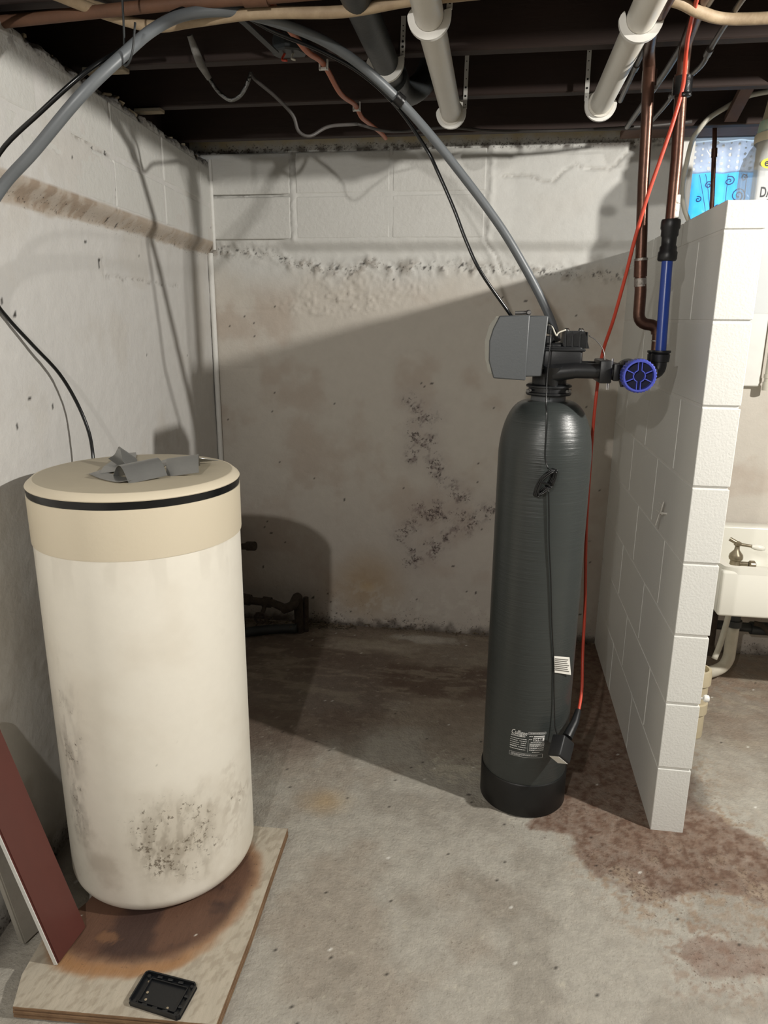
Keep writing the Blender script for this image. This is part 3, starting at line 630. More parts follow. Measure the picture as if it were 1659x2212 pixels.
# orange sheathed cable with staples
ob = BM(); tube(ob, [(-.49, 1.63, 2.052), (-.495, 1.70, 2.048), (-.49, 1.84, 2.045), (-.486, 1.92, 2.045), (-.481, 2.06, 2.062), (-.477, 2.25, 2.045), (-.468, 2.42, 2.06), (-.462, 2.50, 2.045), (-.455, 2.60, 2.05), (-.444, 2.78, 2.062), (-.44, 2.87, 2.064)], .007, 10, 6)
oc = thing('orange_cable', 'flat orange sheathed house cable stapled under the joists', 'cable'); obj('cable', ob, m_orange, oc, 180)
for y, x in ((2.06, -.481), (2.445, -.467)):
    bm = BM(); box(bm, (x-.012, y-.004, 2.048), (x+.012, y+.004, 2.056), .002); box(bm, (x-.012, y-.004, 2.048), (x-.008, y+.004, 2.074)); box(bm, (x+.008, y-.004, 2.048), (x+.012, y+.004, 2.074)); obj('cable_staple', bm, m_wtrim, oc)
# junction box in the dark and foil wrapped cable
t = thing('junction_box', 'round grey junction box with loose wire ends in the dark between joists', 'electrical box', (-.56, 2.02, 2.07))
bm = BM(); lathe(bm, [(.042, .004), (.046, .008), (.046, .04), (.02, .042)], 8, (0, 0, 0)); obj('box_body', bm, m_dark, t, 30)
bm = BM(); tube(bm, [(-.01, -.01, .006), (-.015, -.02, -.012), (.0, -.03, -.018)], .003, 6, 4); obj('wire', bm, m_cord, t, 180)
bm = BM(); tube(bm, [(.012, -.01, .006), (.01, -.02, -.01), (.02, -.02, -.014)], .003, 6, 4); obj('wire', bm, m_whitecable, t, 180)
t = thing('foil_wrapped_cable', 'sagging cable wrapped in paper and shiny foil hanging in a V under the dark joists', 'cable', (0, 0, 0))
def zz(P, r=.006):
    return [(x, y, z) for x, y, z in P]
bm = BM(); tube(bm, [(-0.805, 1.966, 2.111), (-0.801, 1.987, 2.084), (-0.797, 2.009, 2.059), (-0.783, 2.030, 2.030)], [.007, .010, .011, .007], 10, 0); obj('paper_wrap', bm, m_cabpaper, t, 60)
bm = BM(); tube(bm, [(-0.783, 2.030, 2.030), (-0.765, 2.030, 2.005), (-0.745, 2.030, 1.987), (-0.724, 2.030, 1.978), (-0.702, 2.036, 1.990), (-0.685, 2.041, 2.016), (-0.675, 2.047, 2.046)], .0052, 8, 4); obj('foil', bm, m_foil, t, 60)
bm = BM(); tube(bm, [(-0.675, 2.047, 2.046), (-0.664, 2.052, 2.030), (-0.621, 2.084, 1.998), (-0.583, 2.117, 1.960), (-0.570, 2.128, 1.922), (-0.540, 2.138, 1.911), (-0.497, 2.182, 1.944), (-0.443, 2.322, 1.982)], .0048, 8, 5); obj('grey_tail', bm, m_cablegrey, t, 180)
bm = BM(); tube(bm, [(-.443, 2.322, 1.982), (-.36, 2.5, 2.0), (-.2, 2.66, 2.045), (-.05, 2.7, 2.04), (.2, 2.7, 2.035), (.45, 2.72, 2.045), (.6, 2.74, 2.06)], .0045, 8, 5)
tag(obj('grey_cable', bm, m_cablegrey, None, 180), 'grey cable sagging along the last dark joist above the back wall', 'cable')
bm = BM(); band(bm, [(-.632, 1.64, 2.075), (-.6, 1.80, 2.068), (-.585, 1.98, 2.068)], (1, 0, 0), .016, .003); tag(obj('metal_strap', bm, m_dark, None), 'dark metal strap leading back to the round junction box', 'strap')

# ---------------------------------------------------------------- copper supply pipes above the softener
def elbow_pts(a, b, c, r=.03, n=6):
    a, b, c = Vector(a), Vector(b), Vector(c); u = (a-b).normalized(); v = (c-b).normalized(); p0 = b+u*r; p1 = b+v*r
    return [p0*(1-t)**2+b*2*t*(1-t)+p1*t*t for t in [k/n for k in range(n+1)]]
A_TOP = (.340, 2.06, 2.02); VY = 2.015
t = thing('copper_supply_pipe', 'left tarnished copper pipe dropping from the ceiling, with an offset bend above the blue knob', 'pipe', (.36, VY, 1.43))
def lp(P, b=t): return [Vector(p)-b.location for p in P]
bm = BM()
P = [(.300, .9, 2.035), (.300, 1.83, 2.035)]+[tuple(p) for p in elbow_pts((.300, 1.83, 2.035), (.318, 1.97, 2.03), (.334, VY, 1.98), .035)]+[(.336, VY, 1.9), (.342, VY, 1.75), (.356, VY, 1.53)]
tube(bm, lp(P), .0142, 18); obj('upper_pipe', bm, m_cu, t, 60)
P = [(.356, VY, 1.53), (.360, VY, 1.50)]+[tuple(p) for p in elbow_pts((.360, VY, 1.50), (.362, VY, 1.415), (.41, VY, 1.412), .028)]+[tuple(p) for p in elbow_pts((.362, VY, 1.415), (.411, VY, 1.412), (.412, VY, 1.36), .022)]
bm = BM(); tube(bm, lp(P), .0148, 18); obj('offset_bend', bm, m_cu, t, 60)
bm = BM(); tube(bm, lp([(.411, VY, 1.392), (.412, VY, 1.34)]), .0112, 16); obj('lower_pipe', bm, m_cu, t, 60)
bm = BM(); tube(bm, lp([(.3325, VY, 2.005), (.3335, VY, 1.965)]), .0172, 18); tube(bm, lp([(.353, VY, 1.575), (.356, VY, 1.532)]), .0165, 18); obj('coupling', bm, m_cu, t, 50, split=True)
bm = BM(); tube(bm, lp([(.353, VY, 1.577), (.3535, VY, 1.571)]), .0170, 18); tube(bm, lp([(.3565, VY, 1.528), (.358, VY, 1.508)]), .0153, 18); tube(bm, lp([(.3335, VY, 1.968), (.334, VY, 1.96)]), .0176, 18); tube(bm, lp([(.411, VY, 1.374), (.411, VY, 1.3715)]), .0122, 14); obj('solder_joint', bm, m_solder, t, 50, split=True)
BYY = 1.985
t = thing('copper_supply_pipe', 'right tarnished copper pipe from the ceiling down to a black coupling', 'pipe', (.412, BYY, 1.65))
bm = BM(); P = [(.375, .9, 2.05), (.377, 1.75, 2.05)]+[tuple(p) for p in elbow_pts((.377, 1.75, 2.05), (.398, 1.965, 2.04), (.402, BYY, 1.99), .035)]+[(.403, BYY, 1.95), (.409, BYY, 1.8), (.411, BYY, 1.645)]
tube(bm, lp(P, t), .0142, 18); obj('upper_pipe', bm, m_cu, t, 60)
bm = BM(); tube(bm, lp([(.4015, BYY, 1.985), (.4035, BYY, 1.945)], t), .0168, 18); obj('coupling', bm, m_cu, t, 50, split=True)
bm = BM()
for k, (z, r) in enumerate(((1.70, .0146), (1.685, .0149), (1.72, .0146))): tube(bm, lp([(.4165, BYY-.004, z), (.4170, BYY-.004, z-.018)], t), .010, 10)
obj('mineral_deposit', bm, m_paper, t, 180, split=True)
t = thing('blue_supply_pipe', 'bright blue plastic water pipe below a black coupling, right of the copper offset', 'pipe', (.418, 1.975, 1.33))
bm = BM(); tube(bm, lp([(.411, BYY, 1.60), (.4135, BYY-.005, 1.48), (.4165, 1.97, 1.33)], t), .0135, 18); obj('pipe_run', bm, m_blue, t, 60)
bm = BM(); c0 = Vector((.411, BYY, 0))-t.location; prof = [(.0145, 1.665), (.022, 1.665), (.0235, 1.66), (.0235, 1.645), (.021, 1.64), (.021, 1.628), (.0185, 1.624), (.018, 1.605), (.021, 1.600), (.021, 1.592), (.0235, 1.588), (.0235, 1.572), (.021, 1.568), (.0145, 1.567)]
lathe(bm, prof, 18, (c0.x, c0.y, c0.z)); obj('coupling', bm, m_blk, t, 35)

# thin grey pipes in the joists at the right
def run(name, label, P, r, m=m_steel, cat='pipe', sm=4, extra=None):
    t = thing(name, label, cat, P[0]); bm = BM(); tube(bm, [Vector(p)-Vector(P[0]) for p in P], r, 14, sm); obj('pipe_run', bm, m, t, 180)
    if extra:
        bm = BM()
        for a, b, rr in extra: tube(bm, [Vector(a)-Vector(P[0]), Vector(b)-Vector(P[0])], rr, 14)
        obj('coupling', bm, m, t, 40, split=True)
    return t
run('grey_conduit', 'straight grey metal pipe slanting between the two copper pipes up to the ceiling', [(.386, 1.0, 2.048), (.39, 1.7, 2.048), (.398, 2.15, 2.045), (.39, 2.70, 2.04)], .0085, sm=0)
run('grey_conduit', 'short thin grey pipe beside the right white drain pipe', [(.305, 1.2, 2.05), (.31, 1.96, 2.045), (.321, 2.40, 2.04)], .0065, sm=0, extra=[((.3135, 2.10, 2.044), (.3145, 2.14, 2.044), .0095)])
run('grey_conduit', 'thin crooked grey pipe right of the orange cord near the ceiling', [(.45, 1.2, 2.05), (.453, 1.75, 2.045), (.46, 1.97, 2.04), (.464, 2.06, 2.03), (.464, 2.15, 2.035), (.463, 2.3, 2.05), (.463, 2.46, 2.045), (.455, 2.61, 2.04), (.455, 2.66, 2.045)], .0062, extra=[((.4595, 1.99, 2.037), (.4605, 2.02, 2.034), .009), ((.462, 2.38, 2.05), (.462, 2.41, 2.05), .008)])
t = run('thin_copper_pipe', 'thin dark copper pipe standing in front of the window curtain', [(.715, 2.95, 2.19), (.73, 2.95, 2.05), (.742, 2.95, 1.9), (.757, 2.95, 1.70), (.76, 2.95, 1.2), (.76, 2.95, .45)], .0078, m_cu, sm=0, extra=[((.7335, 2.95, 2.02), (.7355, 2.95, 1.99), .0102)])
bm = BM(); tube(bm, [(1.0, 2.83, 2.185), (.852, 2.83, 2.164), (.782, 2.83, 2.150), (.72, 2.83, 2.118), (.673, 2.83, 2.088), (.648, 2.845, 2.056), (.646, 2.92, 2.032), (.652, 3.0, 1.955), (.656, 3.03, 1.897), (.672, 3.04, 1.834), (.702, 3.05, 1.77), (.72, 3.06, 1.65), (.72, 3.08, 1.3), (.72, 3.09, .9)], .0085, 12, 6)
tag(obj('white_cable', bm, m_whitecable, None, 180), 'white cable curving down beside the blue window curtain', 'cable')

# orange extension cord with taped joint and plug
t = thing('extension_cord', 'long bright orange extension cord hanging from the ceiling beside the tall tank', 'cord', (0, 0, 0))
CP = [(.30, 1.2, 2.06), (.345, 1.6, 2.045), (.370, 1.80, 2.019), (.388, 1.90, 2.007), (.399, 1.95, 1.951), (.387, 1.955, 1.88), (.369, 1.96, 1.806), (.348, 1.97, 1.721), (.330, 1.99, 1.622), (.321, 2.03, 1.531), (.307, 2.07, 1.426), (.289, 2.10, 1.327), (.282, 2.10, 1.186), (.283, 2.105, 1.027), (.287, 2.10, .818), (.300, 2.09, .599), (.300, 2.05, .45), (.299, 2.0, .37), (.293, 1.97, .33), (.284, 1.94, .300)]
bm = BM(); tube(bm, CP, .0046, 10, 6); obj('cord_run', bm, m_cord, t, 180)
bm = BM(); tube(bm, [(.287, 1.95, .318), (.275, 1.915, .298), (.252, 1.875, .272)], [.0085, .012, .015], 14); obj('socket_end', bm, m_blk, t, 50)
bm = BM(); tube(bm, [(.402, 1.974, 1.975), (.403, 1.973, 1.935)], .0225, 16); box(bm, (.398, 1.945, 1.928), (.418, 1.955, 1.938), .002); obj('tape_wrap', bm, m_tape, t, 50)
t = thing('power_adapter', 'black square power adapter plugged into the orange cord in front of the tall tank', 'adapter', (.222, 1.852, .255))
R = Matrix.Rotation(math.radians(22), 4, 'Y') @ Matrix.Rotation(math.radians(-48), 4, 'X') @ Matrix.Rotation(math.radians(34), 4, 'Z')
RT = Matrix.Translation((.012, -.01, .0)) @ R
bm = BM(); box(bm, (-.028, -.021, -.034), (.028, .021, .03), .006, 3, RT); obj('housing', bm, m_plug, t, 40)
bm = BM(); box(bm, (-.0272, -.0202, -.030), (-.0258, -.0190, .026), 0, 1, RT); obj('seam', bm, m_ctrl, t)
bm = BM(); box(bm, (-.022, -.016, -.0350), (.022, .016, -.0342), 0, 1, RT); obj('rating_label', bm, m_paper, t)

# ---------------------------------------------------------------- the water softener
TC = Vector((.143, 1.99, 0)); TR = .1255
sf = thing('water_softener', 'tall dark grey pressure tank with black base and grey control head beside the partition', 'water softener', (TC.x, TC.y, 0))
def ts(P): return [Vector(p)-TC for p in P]
bm = BM(); prof = [(TR-.004, .02), (TR, .04), (TR, 1.075)]
for k in range(1, 13):
    a = k/12*math.radians(78); prof.append((TR-.0+(-.063)*(1-math.cos(a))*1.0-.012*(k/12)**2, 1.075+.128*math.sin(a)))
prof = [(TR-.004, .02), (TR, .04), (TR, 1.06)]
for k in range(1, 15):
    a = k/14*PI/2; prof.append((.050+(TR-.050)*math.cos(a)**.85 if k < 14 else .050, 1.06+.155*math.sin(a)**1.05))
lathe(bm, prof, 96); tank = obj('tank_shell', bm, m_tank, sf, 60)
bm = BM(); lathe(bm, [(TR+.0, .0), (TR+.004, .002), (TR+.004, .103), (TR+.001, .107), (TR-.003, .107)], 96); obj('base_boot', bm, m_boot, sf, 40)
bm = BM(); lathe(bm, [(.046, 1.21), (.046, 1.235)], 40); obj('neck', bm, m_ctrl, sf, 40)
bm = BM(); lathe(bm, [(.045, 1.229), (.0575, 1.229), (.060, 1.232), (.060, 1.236), (.053, 1.238), (.053, 1.249), (.060, 1.251), (.060, 1.255), (.055, 1.258), (.045, 1.258)], 48); cl = obj('clamp_ring', bm, m_blk, sf, 35)
bm = BM()
for x, y in ((-.05, -.026), (.052, -.02)):
    tube(bm, [(x, y-.012, 1.243), (x, y+.006, 1.243)], .0035, 8); lathe(bm, [(.0045, 0), (.0055, .002), (.0045, .005)], 8, (x-.006, y-.012, 1.241), 'Y')
obj('clamp_screw', bm, m_chrome, cl, 40, split=True)
vh = BM()
lathe(vh, [(.045, 1.256), (.045, 1.30), (.052, 1.30), (.052, 1.362), (.045, 1.366)], 36)
box(vh, (-.045, -.058, 1.298), (.076, .05, 1.358), .008, 2); box(vh, (-.05, -.062, 1.345), (.082, .054, 1.353), .003)
tube(vh, [(.004, -.05, 1.29), (.06, -.058, 1.298), (.16, -.056, 1.297)], [.024, .020, .019], 20); tube(vh, [(.004, -.058, 1.312), (.004, -.04, 1.255)], [.026, .016], 20)
tube(vh, [(.03, .03, 1.30), (.16, .03, 1.298)], .019, 20)
obj('valve_body', vh, m_blk, sf, 40)
vb = BM(); prism(vb, [(.022, 1.353), (.092, 1.353), (.078, 1.396), (.030, 1.396)], 'Y', -.045, .035)
for k in range(4): x = .028+k*.018; prism(vb, [(x, 1.353), (x+.0045, 1.353), (x+.003, 1.394), (x+.0005, 1.394)], 'Y', -.052, .04)
lathe(vb, [(.03, 1.353), (.028, 1.372), (.012, 1.374)], 24, (-.02, -.01, 0)); tube(vb, [(-.03, -.04, 1.352), (.0, -.04, 1.378)], .006, 10)
obj('valve_cap', vb, m_blk, sf, 35)
bm = BM()
for x, y in ((.036, -.035), (.072, -.035), (.036, .02), (.072, .02)): lathe(bm, [(.004, 1.396), (.0045, 1.400), (.002, 1.403)], 8, (x, y, 0))
obj('cap_screw', bm, m_chrome, sf, 40, split=True)
hw = BM(); tube(hw, [(-.015, -.05, 1.41), (-.005, -.052, 1.405), (.006, -.054, 1.385), (.012, -.05, 1.392), (.03, -.045, 1.399)], .0022, 6, 5); obj('white_wire', hw, m_whitecable, sf, 180)
hw = BM(); tube(hw, [(.09, -.03, 1.385), (.11, -.035, 1.372), (.128, -.04, 1.348), (.134, -.045, 1.315)], .0014, 6, 5); obj('spring_clip_wire', hw, m_steel, sf, 180)
bp = BM()
box(bp, (.118, -.082, 1.268), (.148, .05, 1.325), .004, 2); box(bp, (.152, -.078, 1.274), (.168, .046, 1.318), .004, 2); tube(bp, [(.15, -.056, 1.297), (.26, -.05, 1.292)], .019, 20); tube(bp, [(.15, .03, 1.297), (.26, .03, 1.294)], .018, 20)
lathe(bp, [(.022, .172), (.034, .176), (.034, .20), (.022, .205)], 24, (0, -.055, 1.292), 'X')
tube(bp, [(.208, -.08, 1.291), (.208, .055, 1.291)], .034, 24)
lathe(bp, [(.02, .236), (.026, .238), (.026, .254), (.02, .256)], 20, (0, -.048, 1.292), 'X')
obj('bypass_valve', bp, m_blk, sf, 40)
be = BM()
for yy, rr, zt in ((-.02, .018, 1.350), (.025, .0155, 1.348)):
    P = [(.24, yy, 1.292), (.250, yy, 1.292)]+[tuple(p) for p in elbow_pts((.25, yy, 1.292), (.2735, yy, 1.294), (.2735, yy, zt), .02)]+[(.2735, yy, zt-.02)]
    tube(be, P, rr, 20); lathe(be, [(.017, zt-.030), (.0225, zt-.028), (.0235, zt-.010), (.021, zt-.008), (.025, zt-.004), (.024, zt), (.012, zt)], 22, (.2735, yy, 0))
obj('elbow_fitting', be, m_blk, sf, 40, split=True)
bm = BM(); tube(bm, [(.147, -.075, 1.33), (.147, -.075, 1.315)], .003, 8); tube(bm, [(.140, -.07, 1.27), (.140, -.07, 1.252)], .0018, 6); tube(bm, [(.144, -.07, 1.27), (.144, -.07, 1.252)], .0018, 6); obj('retaining_pin', bm, m_chrome, sf, 40, split=True)
# blue knob, faces the camera
kx, kz, ky, kr = .208, 1.291, -.122, .042
bm = BM(); n = 64; prof = [(kr-.004, 0.0), (kr, .003), (kr, .038), (kr-.012, .044)]
rings = []
for r, h in prof:
    rings.append([bm.verts.new((kx+(r-(.0022 if (k % 2) and h > .002 else 0))*math.cos(2*PI*k/n), ky+h, kz+(r-(.0022 if (k % 2) and h > .002 else 0))*math.sin(2*PI*k/n))) for k in range(n)])
inner = [bm.verts.new((kx+(kr-.008)*math.cos(2*PI*k/n), ky, kz+(kr-.008)*math.sin(2*PI*k/n))) for k in range(n)]
inner2 = [bm.verts.new((kx+(kr-.009)*math.cos(2*PI*k/n), ky+.014, kz+(kr-.009)*math.sin(2*PI*k/n))) for k in range(n)]
rings = [inner2, inner]+rings
for a, b in zip(rings, rings[1:]):
    for k in range(n): bm.faces.new((a[k], a[(k+1) % n], b[(k+1) % n], b[k]))
bm.faces.new(rings[-1])
knob = obj('blue_knob', bm, m_bluek, sf, 30); tag(knob, 'round blue valve knob with spokes')
bm = BM(); lathe(bm, [(kr-.0085, .0135), (kr-.0085, .016)], 40, (kx, ky, kz), 'Y'); obj('knob_recess', bm, m_navy, knob)
bm = BM()
for a in (25, 155, 205, 335):
    a = math.radians(a); u = Vector((math.cos(a), 0, math.sin(a)))
    band(bm, [Vector((kx, ky+.008, kz))+u*.014, Vector((kx, ky+.008, kz))+u*(kr-.007)], (0, 1, 0), .014, .0024)
for s in (1, -1):
    for q in (1, -1): band(bm, [(kx+s*.0045, ky+.008, kz+q*.013), (kx+s*.0045, ky+.008, kz+q*(kr-.007))], (0, 1, 0), .014, .002)
    band(bm, [(kx+s*.014*math.cos(a), ky+.008, kz+.014*math.sin(a)) for a in [math.radians(-70+14*k) for k in range(11)]], (0, 1, 0), .014, .0022)
obj('spoke', bm, m_bluek, knob, split=True)
# control box
cb_ = BM(); CX = -.128
hp = [(CX-.012, 1.432), (-.064, 1.435), (-.066, 1.272), (CX-.020, 1.276), (CX-.034, 1.32), (CX-.035, 1.37), (CX-.027, 1.40)]
def oy(P): return [(x, z) for x, z in P]
prism(cb_, hp, 'Y', -.088, .07); o = obj('control_cover', cb_, m_ctrl, sf, 30)
md = o.modifiers.new('b', 'BEVEL'); md.width = .003; md.segments = 2
cb_ = BM(); prism(cb_, [(-.066, 1.433), (-.018, 1.433), (-.026, 1.283), (-.073, 1.281)], 'Y', -.083, .065); o = obj('control_housing', cb_, m_ctrl, sf, 30)
md = o.modifiers.new('b', 'BEVEL'); md.width = .003; md.segments = 2
bm = BM(); prism(bm, [(CX-.020, 1.430), (CX-.012, 1.431), (CX-.033, 1.37), (CX-.033, 1.32), (CX-.024, 1.285), (CX-.034, 1.29), (CX-.045, 1.33), (CX-.046, 1.37), (CX-.036, 1.41)], 'Y', -.075, .05); obj('clear_window_cover', bm, m_clear, sf, 30)
bm = BM(); tube(bm, [(-.10, -.03, 1.44), (-.062, -.03, 1.441)], .005, 10); lathe(bm, [(.004, 0), (.007, .004), (.007, .009), (.004, .013)], 14, (-.066, -.04, 1.441), 'Y'); obj('hinge_knob', bm, m_steel, sf, 40)
bm = BM(); box(bm, (-.018, -.075, 1.388), (-.008, -.05, 1.41), .002); box(bm, (-.020, -.07, 1.365), (-.006, -.052, 1.384), .002); obj('wire_connector', bm, m_blk, sf, split=True)
# power lead with bundled coil
t = thing('power_lead', 'thin black power lead with a tied coil hanging down the front of the tall tank', 'cord', (TC.x, TC.y, 0))
def oncyl(x, z, extra=.004):
    r_ = TR+extra; a = math.asin(max(-1, min(1, (x-TC.x)/r_))); return (x, TC.y-r_*math.cos(a), z)
P = [(.131, 1.918, 1.405), (.133, 1.905, 1.36), (.131, 1.90, 1.28), (.131, 1.885, 1.22), (.133, 1.868, 1.19), oncyl(.134, 1.14), oncyl(.136, 1.08), oncyl(.146, 1.052, .008)]
bm = BM(); tube(bm, ts(P), .0018, 6, 5)
P = [oncyl(.150, 1.0), oncyl(.156, .93), oncyl(.162, .85), oncyl(.173, .75), oncyl(.185, .62), oncyl(.199, .50), oncyl(.203, .44), oncyl(.21, .36, .006), oncyl(.216, .30, .012), (.226, 1.866, .275)]
tube(bm, ts(P), .0018, 6, 5); obj('lead', bm, m_blktube, t, 180)
bm = BM(); cc = Vector(oncyl(.139, 1.018, .012))
for k in range(9):
    P = []; ww = .0115+.0016*(k % 3); hh = .036+.003*((k*2) % 4)
    for q in range(25):
        a = 2*PI*q/24; xx = ww*math.cos(a)*(1-.35*abs(math.sin(a))); zz_ = hh*math.sin(a)
        ca, sa = math.cos(-.55), math.sin(-.55)
        x2 = xx*ca-zz_*sa; z2 = xx*sa+zz_*ca
        P.append((cc.x-TC.x+x2+.0012*k-.004, cc.y-TC.y-.001-.0014*k, cc.z+z2))
    tube(bm, P, .0026, 6, 0)
o = obj('cord_coil', bm, m_blktube, t, 180)
bm = BM(); tube(bm, [Vector((cc.x-.013, cc.y-.012, cc.z+.004))-TC, Vector((cc.x+.013, cc.y-.014, cc.z-.004))-TC], .003, 8); obj('coil_tie', bm, m_blktube, o)
tg = BM(); V = []
q = [(.197, .522), (.244, .506), (.252, .452), (.200, .472)]
for x, z in q: x_, y_, z_ = oncyl(min(x, .262), z, .004); V.append((x_-TC.x, min(y_, 1.905)-TC.y, z_))
vv = [tg.verts.new(p) for p in V]+[tg.verts.new((p[0], p[1]+.0006, p[2])) for p in V]
tg.faces.new(vv[:4]); tg.faces.new(vv[4:][::-1])
for k in range(4): tg.faces.new((vv[k], vv[4+k], vv[4+(k+1) % 4], vv[(k+1) % 4]))
tgo = obj('warning_tag', tg, m_paper, t)
bm = BM()
for k in range(7):
    f = (k+1.2)/9
    a = Vector(V[0]).lerp(Vector(V[3]), f); b = Vector(V[1]).lerp(Vector(V[2]), f); d = (b-a)
    band(bm, [a+d*.08+Vector((0, -.0022, 0)), a+d*random.uniform(.8, .94)+Vector((0, -.0022, 0))], (0, 0, 1), .0018, .0003)
tag(obj('tag_text', bm, m_cablegrey, tgo), kind='stuff')

# printed panel wrapped on the tank
def wrap(bm, th0, z0, r=TR+.0006, shear=0.):
    for v in bm.verts:
        u, h = v.co.x, v.co.y; th = th0+u/TR; v.co = Vector((r*math.sin(th), -r*math.cos(th), z0+h))
def textbm(s, size, shear=0, bold=0):
    cu_ = bpy.data.curves.new('t', 'FONT'); cu_.body = s; cu_.size = size; cu_.shear = shear; cu_.offset = bold; cu_.resolution_u = 3
    o = bpy.data.objects.new('t', cu_); COL.objects.link(o); bpy.context.view_layer.update()
    me = bpy.data.meshes.new_from_object(o.evaluated_get(bpy.context.evaluated_depsgraph_get())); bpy.data.objects.remove(o)
    bm = BM(); bm.from_mesh(me); bpy.data.meshes.remove(me); return bm
def finish_print(name, bm, m, parent, th0=-.40, z0=0, r=TR+.0006):
    wrap(bm, th0, z0, r); me = bpy.data.meshes.new(name); bm.to_mesh(me); bm.free(); return link(name, me, m, parent)
tb = textbm('Culligan', .0205, .35, .0002)
for v in tb.verts: v.co.x *= .60
wd = max(v.co.x for v in tb.verts); sc = .047/wd
for v in tb.verts: v.co.x *= sc
finish_print('maker_name', tb, m_print, tank, -.405, .2705)
def rect(bm, x0, y0, x1, y1):
    n = max(1, int((x1-x0)/.008)); A = [bm.verts.new((x0+(x1-x0)*k/n, y0, 0)) for k in range(n+1)]; B = [bm.verts.new((x0+(x1-x0)*k/n, y1, 0)) for k in range(n+1)]
    for k in range(n): bm.faces.new((A[k], A[k+1], B[k+1], B[k]))
def frame(bm, x0, y0, x1, y1, t_=.0006): rect(bm, x0, y0, x1, y0+t_); rect(bm, x0, y1-t_, x1, y1); rect(bm, x0, y0, x0+t_, y1); rect(bm, x1-t_, y0, x1, y1)
bm = BM()
def line(x0, x1, y, h=.0011, gap=.0009):
    x = x0
    while x < x1: w_ = random.uniform(.002, .007); rect(bm, x, y, min(x+w_, x1), y+h); x += w_+gap
frame(bm, .050, .0925, .101, .0995); line(.053, .098, .0950, .0018)
for y in (.0835, .0810): line(.001, .042, y, .0014)
line(.0, .047, .0735, .0018); line(-.001, .022, .0670, .0016); line(.026, .047, .0670, .0016); line(-.001, .026, .0605, .0016); line(.030, .046, .0605, .0016); line(-.001, .026, .0540, .0016); line(.030, .044, .0540, .0016)
for y in (.0485, .0465): line(-.001, .020, y, .0014)
line(.023, .047, .0470, .0016); line(-.001, .044, .0395, .0018)
rect(bm, .0505, .034, .0509, .0755)
line(.053, .063, .0855, .0018); rect(bm, .066, .0850, .098, .0880); line(.053, .061, .0755, .0016); rect(bm, .065, .0710, .097, .0825)
line(.058, .098, .0665, .0018)
for y in (.062, .0598, .0576, .0554, .0532): line(.055, .098, y, .0011)
for y in (.049, .0468): line(.055, .097, y, .0011)
for y in (.0425, .0403): line(.055, .097, y, .0011)
line(.064, .085, .034, .0016); frame(bm, -.002, .0165, .095, .029)
for y in (.0245, .0220, .0195): line(.003, .08 if y > .02 else .03, y, .0010)
tag(finish_print('printed_specs', bm, m_print, tank, -.405, .1835), kind='stuff')
tb = textbm('0948', .0128, 0, .0003); finish_print('serial_digits', tb, m_printk, tank, -.405+.0664/TR, .1835+.0722, TR+.0012)
bm = BM(); lathe(bm, [(.007, 0), (.007, .0005)], 16, (0, 0, 0)); 
for v in bm.verts: v.co = Matrix.Translation((.022, -.082, 1.174)) @ Matrix.Rotation(math.radians(62), 4, 'X') @ v.co
obj('green_dot', bm, m_green, tank)
bm = BM(); box(bm, (-.022, -.009, 0), (.022, .009, .0006), 0, 1, Matrix.Translation((.058, -.066, 1.177)) @ Matrix.Rotation(math.radians(46), 4, 'Z') @ Matrix.Rotation(math.radians(48), 4, 'X') @ Matrix.Rotation(math.radians(-35), 4, 'Z')); dk = obj('foil_sticker', bm, m_printk, tank)
bm = BM(); box(bm, (.006, -.0085, .0006), (.0215, .0085, .0011), 0, 1, Matrix.Translation((.058, -.066, 1.177)) @ Matrix.Rotation(math.radians(46), 4, 'Z') @ Matrix.Rotation(math.radians(48), 4, 'X') @ Matrix.Rotation(math.radians(-35), 4, 'Z')); obj('sticker_panel', bm, m_paper, tank)

# ---------------------------------------------------------------- plywood, brine barrel, tape
pl = BM()
def ply(z0, z1, pts): 
    prism(pl, pts, 'Z', z0, z1)
outer = [(-.935, 1.050), (-.50, 1.080), (-.503, 1.30), (-.520, 1.672), (-.60, 1.664), (-.90, 1.66), (-.925, 1.50), (-.935, 1.335), (-.978, 1.22), (-.965, 1.123)]
def inset(P, k): c = Vector((sum(p[0] for p in P)/len(P), sum(p[1] for p in P)/len(P))); return [tuple(Vector(p)+(c-Vector(p)).normalized()*k) for p in P]
def ply_c(x, y):
    n1 = fbm(x, y, 9, 201, 5); n2 = fbm(x*.7+y, y-x*3, 40, 211, 4)
    c = np.ones(x.shape+(3,))*np.array(lin((184, 175, 158)))
    c = mixc(c, (150, 138, 120), sst(.5, .66, n2)*.5)
    d = np.hypot((x+.79)*1.03, (y-1.42)*1.0)
    s = sst(.275, .245, d+(n1-.5)*.06)
    s2 = sst(.255, .215, d+(n1-.5)*.08)
    fr = sst(1.32, 1.2, y)
    c = mixc(c, (150, 112, 80), s*.85); c = mixc(c, (92, 64, 50), s2*.92); c = mixc(c, (60, 43, 38), s2*sst(.42, .6, n1)*.85)
    c = mixc(c, (158, 112, 66), sst(.235, .262, d+(n1-.5)*.05)*sst(.29, .27, d+(n1-.5)*.05)*fr*.8)
    c = mixc(c, (124, 90, 64), sst(.3, .6, blob(x, y, -.83, 1.245, .05, .03)+(n2-.5)*.8)*.8)
    sp = vnoise(x*120, y*120, 9); c = mixc(c, (60, 44, 34), (sp > .985)*.8); c = mixc(c, (230, 226, 214), (vnoise(x*130, y*130, 12) > .99)*.8)
    return c, .04+.10*s
pw = thing('plywood_sheet', 'weathered plywood sheet with brown water ring lying under the cream barrel', 'plywood', (0, 0, 0))
